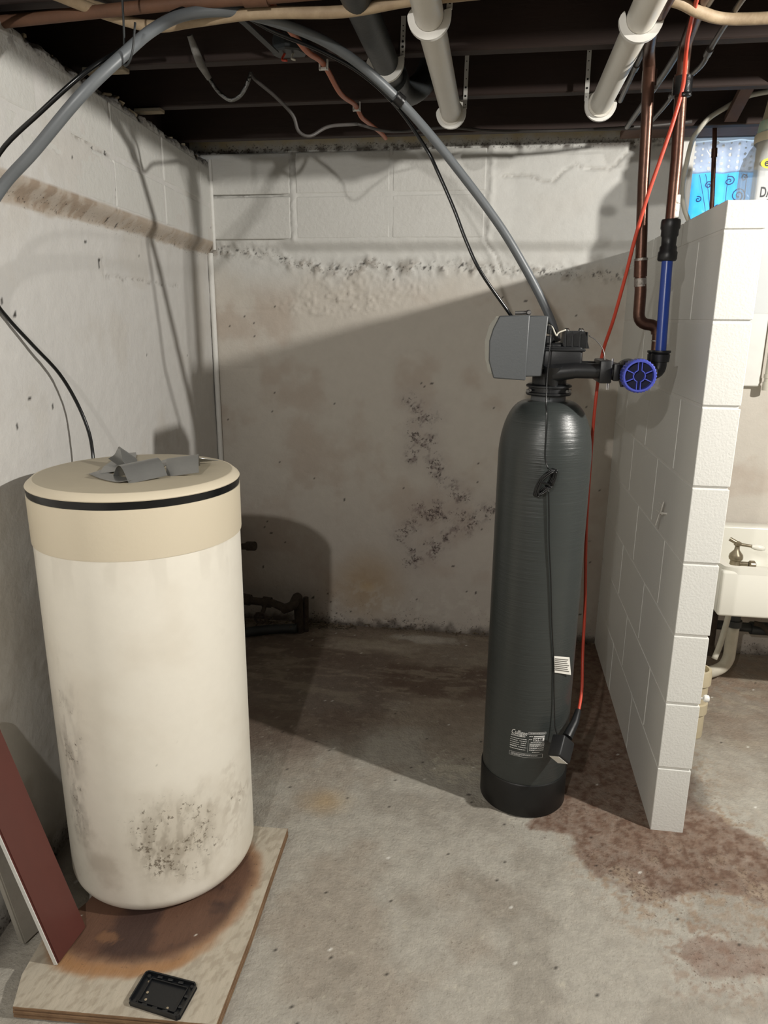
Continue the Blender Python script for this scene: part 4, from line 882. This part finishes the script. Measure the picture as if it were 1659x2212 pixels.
m_ply = mat('plywood_face', (170, 160, 142), .65, vcol=True, var=.25, vscale=30, bump=.3, bscale=70, aniso=(2.5, .5, 1))
m_plye = mat('plywood_edge', (150, 120, 90), .8, var=.6, vscale=20, rgb2=(96, 70, 50), bump=.3, bscale=60)
m_plyd = mat('plywood_core_dark', (84, 62, 46), .8, var=.4, vscale=20)
for z0, z1, k, m in ((.0, .006, 0, m_plye), (.006, .010, .004, m_plyd), (.010, .016, .0, m_plye), (.016, .020, .004, m_plyd), (.020, .0255, .001, m_plye)):
    pl = BM(); ply(z0, z1, inset(outer, k)); obj('veneer_layer', pl, m, pw)
def ply_lr(y):
    return np.interp(y, [1.05, 1.123, 1.22, 1.335, 1.5, 1.66], [-.935, -.965, -.978, -.935, -.925, -.90])+.001, np.interp(y, [1.08, 1.3, 1.672], [-.50, -.503, -.520])-.001
def ply_xy(U, V):
    y = (1.052+.029*U)*(1-V)+(1.657+.012*U)*V; l, r_ = ply_lr(y); return l+(r_-l)*U, y
def ply_pos(U, V): x, y = ply_xy(U, V); return x, y, .0262+.0012*(fbm(x, y, 50, 231, 3)-.5)
g = grid('top_face', np.linspace(0, 1, 100), np.linspace(0, 1, 130), ply_pos, lambda U, V: ply_c(*ply_xy(U, V)), m_ply, parent=pw)

BC = Vector((-.82, 1.538, .0275)); BR = .234
br = thing('brine_barrel', 'tall round cream plastic brine barrel with tan lid standing on plywood', 'barrel', BC)
def barrel_c(a, z):
    x = a*BR; n1 = fbm(x+3, z, 5, 301, 5); n2 = fbm(x+3, z, 22, 311, 5, .6); n3 = fbm(x+3, z, 60, 321, 3, .7)
    c = np.ones(x.shape+(3,))*np.array(lin((234, 229, 216)))
    c = mixc(c, (222, 214, 198), sst(.45, .7, n1)*.35)
    f = a
    g1 = blob(f, z, .05, .20, .8, .2); g2 = blob(f, z, -.95, .40, .4, .42); g3 = blob(f, z, .8, .2, .6, .2); g4 = blob(f, z, -.7, .14, .6, .14)
    st = fbm(x*2.2+1, z*.7, 30, 331, 5, .65)
    c = mixc(c, (176, 166, 148), sst(.05, .9, g1+(n1-.5)*1.)*.55); c = mixc(c, (140, 130, 114), sst(.2, 1, g1+(n2-.5)*.8)*.55*sst(.45, .6, st))
    c = mixc(c, (150, 143, 132), sst(.25, 1.1, g2+(n2-.5)*.9)*.6*sst(.35, .6, st)); c = mixc(c, (160, 146, 128), sst(.2, 1, g3+(n2-.5)*1.1)*.4*sst(.4, .6, n3))
    c = mixc(c, (166, 154, 136), sst(.3, 1., g4+(n2-.5))*.45)
    c = mixc(c, (190, 180, 160), sst(.16, .0, z)*.4*sst(.4, .6, n1)); c = mixc(c, (206, 200, 186), sst(.78, .9, z)*sst(.45, .6, fbm(x*3, z*.8, 10, 9, 3))*.3)
    sp = vnoise(x*130, z*130, 33); c = mixc(c, (60, 48, 36), (sp > .985)*sst(.5, .3, z)*(n1 > .45)*.9)
    A = .55*sst(.1, .9, g1)*sst(.36, .6, n2)+.45*sst(.2, 1, g2)*sst(.4, .6, n2)+.3*sst(.2, 1, g3)*sst(.4, .6, n2)
    return c, A
prof_z = np.concatenate([np.linspace(0, 1, 20), 1+np.linspace(.01, 1, 200)])
def prof(t):
    rr = .045
    a = np.clip(t, 0, 1)*PI/2
    r = np.where(t <= 1, BR-rr+rr*np.sin(a), BR); z = np.where(t <= 1, rr-rr*np.cos(a), rr+(t-1)*(.935-.0275-rr))
    return r, z
def bpos(A, T):
    r, z = prof(T); th = A+CAMA; wob = 1+.004*np.sin(2*th+1)+.0015*np.sin(5*th)
    return (r*wob*np.sin(th), -r*wob*np.cos(th), z)
CAMA = math.atan2(-BC.x, BC.y)   # direction toward the camera seen from the barrel
m_barrel = mat('cream_barrel_plastic', (219, 211, 194), .48, vcol=True, speck=90, speckcol=(96, 84, 68), var=.05, vscale=40, bump=.08, bscale=40)
A_ = np.linspace(-PI, PI, 401)
bo = grid('barrel_body', A_, prof_z, bpos, lambda A, T: barrel_c(A, prof(T)[1]), m_barrel, parent=br)
bm = BM(); lathe(bm, [(BR-.05, .0), (BR-.044, .0), (BR-.044, .012), (BR-.05, .012)], 64); obj('foot_ring', bm, m_tan, br)
bm = BM(); zz0 = -BC.z
lathe(bm, [(BR-.006, .930+zz0), (BR+.002, .930+zz0), (BR+.0025, .934+zz0), (BR+.003, 1.040+zz0), (BR-.004, 1.041+zz0)], 128); obj('lid_skirt', bm, m_tan, br, 40)
bm = BM(); lathe(bm, [(BR-.006, 1.037+zz0), (BR+.0015, 1.039+zz0), (BR+.0025, 1.057+zz0), (BR-.006, 1.058+zz0)], 128); o = obj('black_band', bm, m_blktube, br, 40)
bm = BM(); lathe(bm, [(BR-.006, 1.056+zz0), (BR+.002, 1.056+zz0), (BR+.0035, 1.059+zz0), (BR+.002, 1.062+zz0), (BR-.010, 1.0722+zz0), (BR-.012, 1.0728+zz0)], 128); obj('lid_edge', bm, m_tan, br, 25)
bm = BM(); lathe(bm, [(BR-.0125, 1.060+zz0), (BR-.0125, 1.0725+zz0), (BR-.017, 1.0735+zz0)], 96); obj('lid_top', bm, m_lid, br, 25)
m_lidrim = m_tan
# twisted pieces of grey tape on the lid
LZ = 1.0745
def strip_tape(name, label, P, W, wd):
    bm = BM(); Q = smooth_path(P, 8); WW = smooth_path(W, 8); rings = []
    for i, (p, w_) in enumerate(zip(Q, WW)):
        w_ = w_.normalized()*wd/2; t_ = (Q[min(i+1, len(Q)-1)]-Q[max(0, i-1)]).normalized(); nn = t_.cross(w_).normalized()*.0006
        rings.append([bm.verts.new(q) for q in (p+w_+nn, p-w_+nn, p-w_-nn, p+w_-nn)])
    for a, b in zip(rings, rings[1:]):
        for k in range(4): bm.faces.new((a[k], a[(k+1) % 4], b[(k+1) % 4], b[k]))
    bm.faces.new(rings[0][::-1]); bm.faces.new(rings[-1])
    c = Vector((0, 0, 0)); o = obj(name, bm, m_duct, None, 50); return tag(o, label, 'tape', 'loose grey tape pieces on the barrel lid')
W1 = Vector((.75, .66, 0)); U1 = Vector((-.66, .75, 0))
c1 = Vector((-.775, 1.470, LZ))
def arch(c, u, w_, L_, h, n=7, lean=0):
    return [c+u*(L_*(k/(n-1)-.5))+Vector((0, 0, h*math.sin(PI*k/(n-1))+.002))+w_*(lean*math.sin(PI*k/(n-1))) for k in range(n)]
strip_tape('duct_tape_strip', 'grey tape strip arched over the front of the tape heap on the barrel lid', arch(c1, Vector((.78, -.62, 0)), W1, .085, .034), [W1*.9+Vector((0, 0, .1))]*7, .085)
strip_tape('duct_tape_strip', 'grey tape strip curled at the right of the tape heap on the barrel lid', arch(Vector((-.705, 1.545, LZ)), Vector((.35, -.93, 0)), Vector((1, .2, 0)), .085, .034), [Vector((1, .15, .15))]*7, .075)
strip_tape('duct_tape_strip', 'dark curled grey tape loop at the back left of the barrel lid', [Vector((-.89, 1.58, LZ+.004)), Vector((-.885, 1.60, LZ+.010)), Vector((-.88, 1.61, LZ+.024)), Vector((-.87, 1.60, LZ+.030)), Vector((-.85, 1.57, LZ+.018)), Vector((-.83, 1.54, LZ+.006))], [Vector((.8, -.3, -.35))]*6, .06)
strip_tape('duct_tape_strip', 'flat grey tape end lying toward the left of the barrel lid', [Vector((-.945, 1.73, LZ+.002)), Vector((-.92, 1.68, LZ+.002)), Vector((-.90, 1.62, LZ+.003)), Vector((-.885, 1.56, LZ+.003)), Vector((-.86, 1.50, LZ+.003))], [Vector((.5, .5, 0)), Vector((.8, .4, 0)), Vector((.9, .3, 0)), Vector((.8, .5, 0)), Vector((.6, .7, 0))], .05)
strip_tape('duct_tape_strip', 'flat tan backed tape piece at the front left edge of the tape heap', [Vector((-.90, 1.50, LZ+.0015)), Vector((-.85, 1.46, LZ+.0015)), Vector((-.80, 1.435, LZ+.0015)), Vector((-.77, 1.43, LZ+.006))], [Vector((.1, 1, 0))]*4, .045)
strip_tape('duct_tape_strip', 'creased grey tape bridge joining the two arches on the barrel lid', [Vector((-.77, 1.52, LZ+.012)), Vector((-.755, 1.57, LZ+.018)), Vector((-.735, 1.60, LZ+.022)), Vector((-.71, 1.62, LZ+.016)), Vector((-.69, 1.66, LZ+.004))], [Vector((1, 0, .1))]*5, .05)
# tray
t = thing('black_plastic_tray', 'shallow black plastic cover lying upside down on the plywood front edge', 'plastic cover', (-.638, 1.123, .0262))
RZ = Matrix.Rotation(math.radians(0), 4, 'Z')
quad = [(-.062, -.030), (.060, -.048), (.067, .034), (-.058, .047)]
def qp(u, v): 
    a = Vector(quad[0]).lerp(Vector(quad[1]), u); b = Vector(quad[3]).lerp(Vector(quad[2]), u); return a.lerp(b, v)
bm = BM(); prism(bm, [tuple(qp(u, v)) for u, v in ((.05, 0), (.95, 0), (1, .06), (1, .94), (.95, 1), (.05, 1), (0, .94), (0, .06))], 'Z', 0, .003); obj('tray_base', bm, m_tray, t)
bm = BM()
P = [qp(u, v) for u, v in ((.06, .02), (.94, .02), (.98, .08), (.98, .92), (.94, .98), (.06, .98), (.02, .92), (.02, .08), (.06, .02))]
for a, b in zip(P, P[1:]): band(bm, [(a.x, a.y, .006), (b.x, b.y, .006)], (0, 0, 1), .012, .003)
obj('tray_rim', bm, m_tray, t)
bm = BM()
P = [qp(u, v) for u, v in ((.16, .14), (.86, .14), (.86, .84), (.16, .84), (.16, .14))]
for a, b in zip(P, P[1:]): band(bm, [(a.x, a.y, .0045), (b.x, b.y, .0045)], (0, 0, 1), .006, .002)
for u, v in ((.3, .07), (.5, .07), (.7, .07), (.3, .92), (.5, .92), (.7, .92), (.93, .3), (.93, .6)): c = qp(u, v); box(bm, (c.x-.006, c.y-.003, .002), (c.x+.006, c.y+.003, .0095), .001)
obj('tray_ribs', bm, m_tray, t, split=True)
bm = BM()
for u, v in ((.1, .1), (.92, .9), (.1, .88), (.9, .1)): c = qp(u, v); lathe(bm, [(.004, .003), (.004, .008), (.002, .008)], 10, (c.x, c.y, 0))
obj('tray_post', bm, m_tray, t, 40, split=True)
bm = BM()
for u, v in ((.22, .45), (.26, .25), (.7, .2), (.14, .75)): c = qp(u, v); lathe(bm, [(.0025, .003), (.003, .0045), (.001, .0055)], 8, (c.x, c.y, 0))
obj('tray_crumb', bm, m_putty, t, 40, split=True)

# ---------------------------------------------------------------- red board and pale board leaning at left
def lean_board(name, label, foot0, foot1, top0, top1, th, m, edge_m=None):
    a, b, c, d = [Vector(p) for p in (foot0, foot1, top1, top0)]
    nn = (b-a).cross(c-b).normalized()
    if nn.x < 0: nn = -nn
    base = (a+b)/2; t = thing(name, label, 'board', base)
    bm = BM(); F = [bm.verts.new(p-base) for p in (a, b, c, d)]; K = [bm.verts.new(p-base-nn*th) for p in (a, b, c, d)]
    bm.faces.new(F); bm.faces.new(K[::-1])
    for k in range(4): bm.faces.new((F[k], K[k], K[(k+1) % 4], F[(k+1) % 4]))
    bmesh.ops.bevel(bm, geom=bm.edges[:], offset=.003, segments=2, affect='EDGES'); obj('board_plank', bm, m, t, 40)
    if edge_m:
        bm = BM(); o1 = a-nn*th*.5-base; o2 = d-nn*th*.5-base; dirn = (a-b).normalized()*.0008
        band(bm, [o1+dirn, o2+dirn], nn, th*.55, .002); obj('edge_highlight', bm, edge_m, t)  # white strip put in as the highlight along the board's bevelled edge
    return t
F0, F1 = Vector((-.897, 1.158, .030)), Vector((-.892, 1.262, .030)); D = Vector((-.168, .021, .502))*1.05
lean_board('red_board', 'red-brown painted board leaning against the left wall beside the cream barrel', F0, F1, F0+D, F1+D, .016, m_red, m_wtrim)
G0, G1 = Vector((-1.022, 1.215, .004)), Vector((-1.00, 1.31, .004))
lean_board('pale_board', 'pale grey painted board leaning behind the red-brown board', G0, G1, G0+Vector((-.036, -.05, .45)), G1+Vector((-.048, -.05, .45)), .02, m_pale)

# ---------------------------------------------------------------- old pipework in the dark corner
t = thing('old_valve_pipe', 'corroded iron pipe with round handwheel valve low in the dark corner behind the barrel', 'pipe', (-.845, 3.0, 0))
def lq(P, o=t): return [Vector(p)-o.location for p in P]
bm = BM(); tube(bm, lq([(-1.215, 3.02, .17), (-1.10, 3.0, .15), (-.97, 2.995, .145), (-.90, 2.98, .127)]), [.020, .019, .018, .020], 14)
tube(bm, lq([(-1.13, 3.003, .155), (-1.08, 3.0, .15)]), .026, 12); tube(bm, lq([(-1.02, 3.0, .147), (-.98, 3.0, .145)]), .025, 12); obj('iron_pipe', bm, m_old, t, 50)
bm = BM(); P = [(-.915, 2.975, .127)]+[tuple(p) for p in elbow_pts((-.915, 2.975, .127), (-.862, 2.96, .155), (-.862, 3.0, .175), .025)]+[tuple(p) for p in elbow_pts((-.862, 2.96, .155), (-.856, 3.01, .19), (-.85, 3.02, .09), .03)]+[(-.852, 3.02, .0)]
tube(bm, lq(P), .022, 14); obj('elbow', bm, m_old, t, 50)
bm = BM(); tube(bm, lq([(-.822, 3.03, .17), (-.825, 3.03, .0)]), .013, 12); obj('riser', bm, m_old, t, 50)
bm = BM(); tube(bm, lq([(-1.005, 2.99, .14), (-1.012, 2.95, .10)]), .010, 10)
c = Vector((-1.018, 2.945, .088))-t.location
R_ = [(c.x+.026*math.cos(a), c.y, c.z+.026*math.sin(a)) for a in [k*PI/10 for k in range(21)]]
tube(bm, R_, .005, 8); tube(bm, [c+Vector((-.026, 0, 0)), c+Vector((.026, 0, 0))], .003, 6); tube(bm, [c+Vector((0, 0, -.026)), c+Vector((0, 0, .026))], .003, 6); obj('handwheel', bm, m_old, t, 50)
bm = BM(); tube(bm, [(-.86, 3.0, .025), (-.95, 2.98, .024), (-1.05, 2.94, .023), (-1.14, 2.88, .023)], .022, 14, 5)
tag(obj('floor_pipe', bm, m_dark, None, 180), 'dark grey pipe lying along the floor in the corner behind the barrel', 'pipe')
bm = BM(); tube(bm, [(-1.235, 3.06, .425), (-1.17, 3.03, .415), (-1.12, 3.0, .41), (-1.05, 2.98, .423)], [.014, .016, .014, .017], 12); tube(bm, [(-1.08, 2.985, .42), (-1.04, 2.975, .425)], .021, 10)
tag(obj('capped_pipe_stub', bm, m_old, None, 50), 'rusty capped pipe stub poking out above the corner valve', 'pipe')
bm = BM(); random.seed(11)
for k in range(150):
    if k < 60: x = random.uniform(-1.2, -.88); y = 3.08-random.random()*.1-(-.9-x)*.1
    elif k < 115: x = random.uniform(-.84, -.6); y = 3.10+random.uniform(-.03, .015)
    else: x = random.uniform(-.55, .5); y = 3.115+random.uniform(-.02, .01)
    L_ = random.uniform(.004, .016); mtx = Matrix.Translation((x, y, .004+random.random()*(.05 if k < 60 else .014))) @ Matrix.Rotation(random.uniform(0, 3), 4, 'Z') @ Matrix.Rotation(random.uniform(-1, 1), 4, 'X')
    box(bm, (-L_, -.003, -.0015), (L_, .003, .0015), 0, 1, mtx)
tag(obj('floor_debris', bm, m_debris), 'flakes of fallen paint and dirt along the foot of the back wall', 'debris', kind='stuff')

# ---------------------------------------------------------------- utility side, right of the partition
# wall sink
sk = thing('utility_sink', 'old white enamel wall sink with high back seen past the end of the partition', 'sink', (.84, 3.1, .405))
def lk(p): return (p[0]-.84, p[1]-3.1, p[2]-.405)
SX0, SX1, SY0, SY1, SZ0, SZ1 = .825, 1.50, 2.54, 3.11, .405, .575
bm = BM()
def bx(a, b, bev=.0): box(bm, lk(a), lk(b), bev, 3)
bx((SX0, SY0, SZ0), (SX1, SY0+.03, SZ1), .010); bx((SX0, SY0+.01, SZ0), (SX0+.03, SY1, SZ1), .010); bx((SX1-.03, SY0+.01, SZ0), (SX1, SY1, SZ1), .010); bx((SX0+.01, SY0+.01, SZ0), (SX1-.01, SY1, SZ0+.03), .005)
obj('basin', bm, m_porc, sk, 40)
bm = BM(); band(bm, [Vector(lk((x, y, SZ1+.002))) for x, y in ((SX1-.015, SY0+.015), (SX0+.05, SY0+.015), (SX0+.022, SY0+.028), (SX0+.015, SY0+.06), (SX0+.015, SY1-.02))], (0, 0, 1), .022, .03); obj('rim', bm, m_porc, sk, 60)
bm = BM(); bx((SX0, SY1-.06, SZ0+.02), (SX1, SY1+.012, SZ1+.03), .012); obj('splashback', bm, m_porc, sk, 40)
fc = thing('faucet', 'worn brass faucet with white lever handle inside the left end of the sink', 'faucet', (.955, 2.82, .50))
def lf(P): return [Vector(p)-fc.location for p in P]
bm = BM(); lathe(bm, [(.016, -.064), (.016, -.03), (.024, -.02), (.026, -.004), (.022, .0), (.018, .03), (.024, .034), (.026, .042), (.024, .054), (.010, .072), (.008, .09)], 20); obj('faucet_body', bm, m_brass, fc, 40)
bm = BM(); tube(bm, [(0, 0, .096), (.05, -.01, .092)], .006, 10); lathe(bm, [(.010, .088), (.014, .092), (.014, .102), (.006, .106)], 14); tube(bm, [(-.004, .002, .1), (-.028, .01, .112)], .008, 10); obj('handle_stem', bm, m_brass, fc, 40)
bm = BM(); tube(bm, [(.048, -.01, .092), (.06, -.012, .091), (.085, -.016, .088), (.095, -.018, .087)], [.008, .012, .011, .005], 14); obj('lever_grip', bm, m_porc, fc, 60)
bm = BM(); tube(bm, [(.01, -.002, .018), (.045, -.01, .02)], .009, 10); lathe(bm, [(.012, .045), (.017, .05), (.017, .066), (.012, .07)], 14, (0, -.012, .018), 'X'); obj('spout', bm, m_brass, fc, 40)
tp = thing('drain_trap', 'white plastic drain trap under the sink with dark metal tailpiece', 'drain trap', (1.0, 2.87, .0))
bm = BM(); tube(bm, [(0, 0, .405), (0, 0, .26)], .023, 18); tube(bm, [(.03, -.004, .375), (.042, -.006, .375)], .010, 10); obj('tailpiece', bm, m_dark, tp, 50)
bm = BM(); tube(bm, [(0, 0, .262), (0, 0, .236)], .030, 18); obj('slip_nut', bm, m_dark, tp, 40)
bm = BM(); tube(bm, [(0, 0, .24), (.0, 0, .13), (-.003, -.005, .095), (-.018, -.012, .065), (-.045, -.025, .05), (-.09, -.05, .045), (-.14, -.09, .06), (-.17, -.13, .10)], .0235, 18, 4); obj('trap_bend', bm, m_ptrap, tp, 180)
bm = BM(); tube(bm, [(.975, 2.80, .44), (.958, 2.80, .37), (.945, 2.79, .28), (.925, 2.77, .19), (.905, 2.75, .14)], .011, 12, 5); tag(obj('slanting_tube', bm, m_whitecable, None, 180), 'pale grey tube slanting down beside the sink drain trap', 'tube')
bpv = thing('floor_level_pipe', 'dark iron pipe with diagonal valve lever along the wall under the sink', 'pipe', (1.1, 3.02, .17))
bm = BM(); tube(bm, [(-.14, 0, .005), (.5, 0, -.01)], .020, 14); tube(bm, [(.02, 0, 0), (.10, 0, 0)], .028, 14); tube(bm, [(.17, 0, 0), (.30, 0, 0)], .028, 14); obj('iron_pipe', bm, m_dark, bpv, 50)
bm = BM(); tube(bm, [(.02, -.035, .035), (.05, -.04, .03), (.09, -.045, -.01), (.13, -.045, -.03)], .011, 10, 3); obj('valve_lever', bm, m_old, bpv, 180)
bm = BM(); tube(bm, [(1.06, 3.06, .31), (1.2, 3.05, .315), (1.35, 3.05, .27), (1.5, 3.05, .22)], .012, 12, 4); tag(obj('pale_water_pipe', bm, m_hose, None, 180), 'pale pipe running right along the wall just below the sink', 'pipe')
bm = BM(); tube(bm, [(.955, 2.98, .30), (.95, 2.98, .19), (.955, 2.98, .10), (.96, 2.97, .055)], [.018, .022, .018, .02], 10, 0); tag(obj('rusty_floor_valve', bm, m_old, None, 50), 'rusty dark valve stub just past the partition edge under the sink', 'pipe')
sp_ = thing('cream_standpipe', 'cream plastic standpipe with collar rising from the floor beside the partition', 'pipe', (.748, 2.42, 0))
bm = BM(); tube(bm, [(0, 0, 0), (0, 0, .24)], .040, 24); obj('pipe_run', bm, m_creampipe, sp_, 50)
bm = BM(); lathe(bm, [(.038, .20), (.047, .203), (.047, .235), (.044, .255), (.036, .256), (.036, .22)], 24); lathe(bm, [(.04, .09), (.046, .092), (.046, .13), (.04, .132)], 24); obj('collar', bm, m_creampipe, sp_, 40, split=True)
# white boxed chase and capped pipe on the back wall
bm = BM(); box(bm, (.935, BY-.035, 1.175), (1.045, BY+.03, 2.09), .004); tag(obj('trim_1', bm, m_wtrim), kind='structure')
cp = thing('capped_grey_pipe', 'vertical pale pipe with a collar at its lower end beside the white boxed trim', 'pipe', (1.066, 3.075, 1.165))
bm = BM(); tube(bm, [(0, 0, .0), (0, 0, .85)], .0135, 14); obj('pipe_run', bm, m_whitecable, cp, 50)
bm = BM(); tube(bm, [(0, 0, -.003), (0, 0, .03)], .0175, 14); tube(bm, [(0, 0, .045), (0, 0, .06)], .0165, 14); lathe(bm, [(.005, -.02), (.005, .0)], 8, (0.004, 0, .05), 'Y'); obj('collar', bm, m_whitecable, cp, 40, split=True)
# overhead cream drain with a cloudy jug pushed on its lower end
JX, JY = .865, 2.65
DAX, DAZ, LBX, LBZ = .782, 1.797, .800, 1.893
t = thing('cream_drain_pipe', 'cream drain pipe coming down from the joists at the far right edge', 'pipe', (JX, JY, 1.9))
bm = BM(); tube(bm, [(.07, .02, .33), (.0, .0, .22), (-.02, 0, .09), (-.02, 0, .0)], .058, 32); obj('pipe_run', bm, m_creampipe, t, 60)
bm = BM(); tube(bm, [(-.015, 0, .125), (-.02, 0, .085)], .063, 32); obj('green_stained_joint', bm, m_teal, t, 50)
j = thing('plastic_jug', 'cloudy plastic jug around the end of the cream pipe at the right edge', 'jug', (JX, JY, 1.45))
def sq_ring(h, z, c, n=6):
    P = []
    for q in range(4):
        cx, cy = ((h-c), (h-c)) if q == 0 else ((-(h-c), h-c) if q == 1 else ((-(h-c), -(h-c)) if q == 2 else (h-c, -(h-c))))
        for k in range(n+1): a = (q+k/n)*PI/2; P.append((cx+c*math.cos(a), cy+c*math.sin(a), z))
    return P
bm = BM(); rings = [[bm.verts.new(p) for p in sq_ring(h, z, c)] for h, z, c in ((.099, .0, .018), (.10, .01, .018), (.10, .455, .018), (.097, .478, .03), (.090, .505, .06), (.084, .52, .08), (.084, .545, .083), (.078, .552, .077), (.064, .556, .063))]
for a, b in zip(rings, rings[1:]):
    for k in range(len(a)): bm.faces.new((a[k], a[(k+1) % len(a)], b[(k+1) % len(a)], b[k]))
obj('jug_body', bm, m_sleeve, j, 40)
bm = BM(); lathe_open(bm, [(.0855, .519), (.0865, .523), (.0865, .543), (.085, .546)], 40); obj('neck_tape', bm, m_creampipe, j, 60)
def jug_text(txt, size, x, z, sx=1., shear=0.):
    tb = textbm(txt, size, shear, .0008)
    for v in tb.verts: v.co = Vector((x-JX+v.co.x*sx, -.1008, z-1.45+v.co.y))
    me = bpy.data.meshes.new('jug_lettering'); tb.to_mesh(me); tb.free(); link('jug_lettering', me, m_printk, j)
jug_text('DA', .042, DAX, DAZ, .62); jug_text('ob', .040, DAX, DAZ-.034, .8, .2)
bm = BM(); n = 24; bm.faces.new([bm.verts.new((LBX-JX+.026*math.cos(2*PI*k/n), -.1005, LBZ-1.45+.015*math.sin(2*PI*k/n))) for k in range(n)]); obj('yellow_label', bm, m_yellow, j)
jug_text('e', .030, LBX-.016, LBZ-.008)

# ---------------------------------------------------------------- lamp holders for the two bulbs
for loc, lb in ((LAMP_RIGHT, 'porcelain lamp holder under the joists to the right of the partition'), (LAMP_REAR, 'porcelain lamp holder hanging close behind the viewpoint')):
    t = thing('lamp_holder', lb, 'lamp', (loc[0], loc[1], loc[2]+.045))
    bm = BM(); lathe(bm, [(.012, .0), (.022, .006), (.022, .03), (.045, .05), (.045, .06)], 20); obj('socket', bm, m_porc, t, 40)
    if 2.26-loc[2]-.105 > .02:
        bm = BM(); tube(bm, [(0, 0, .058), (0, 0, 2.262-loc[2]-.045)], .006, 8); obj('stem', bm, m_blktube, t, 40)
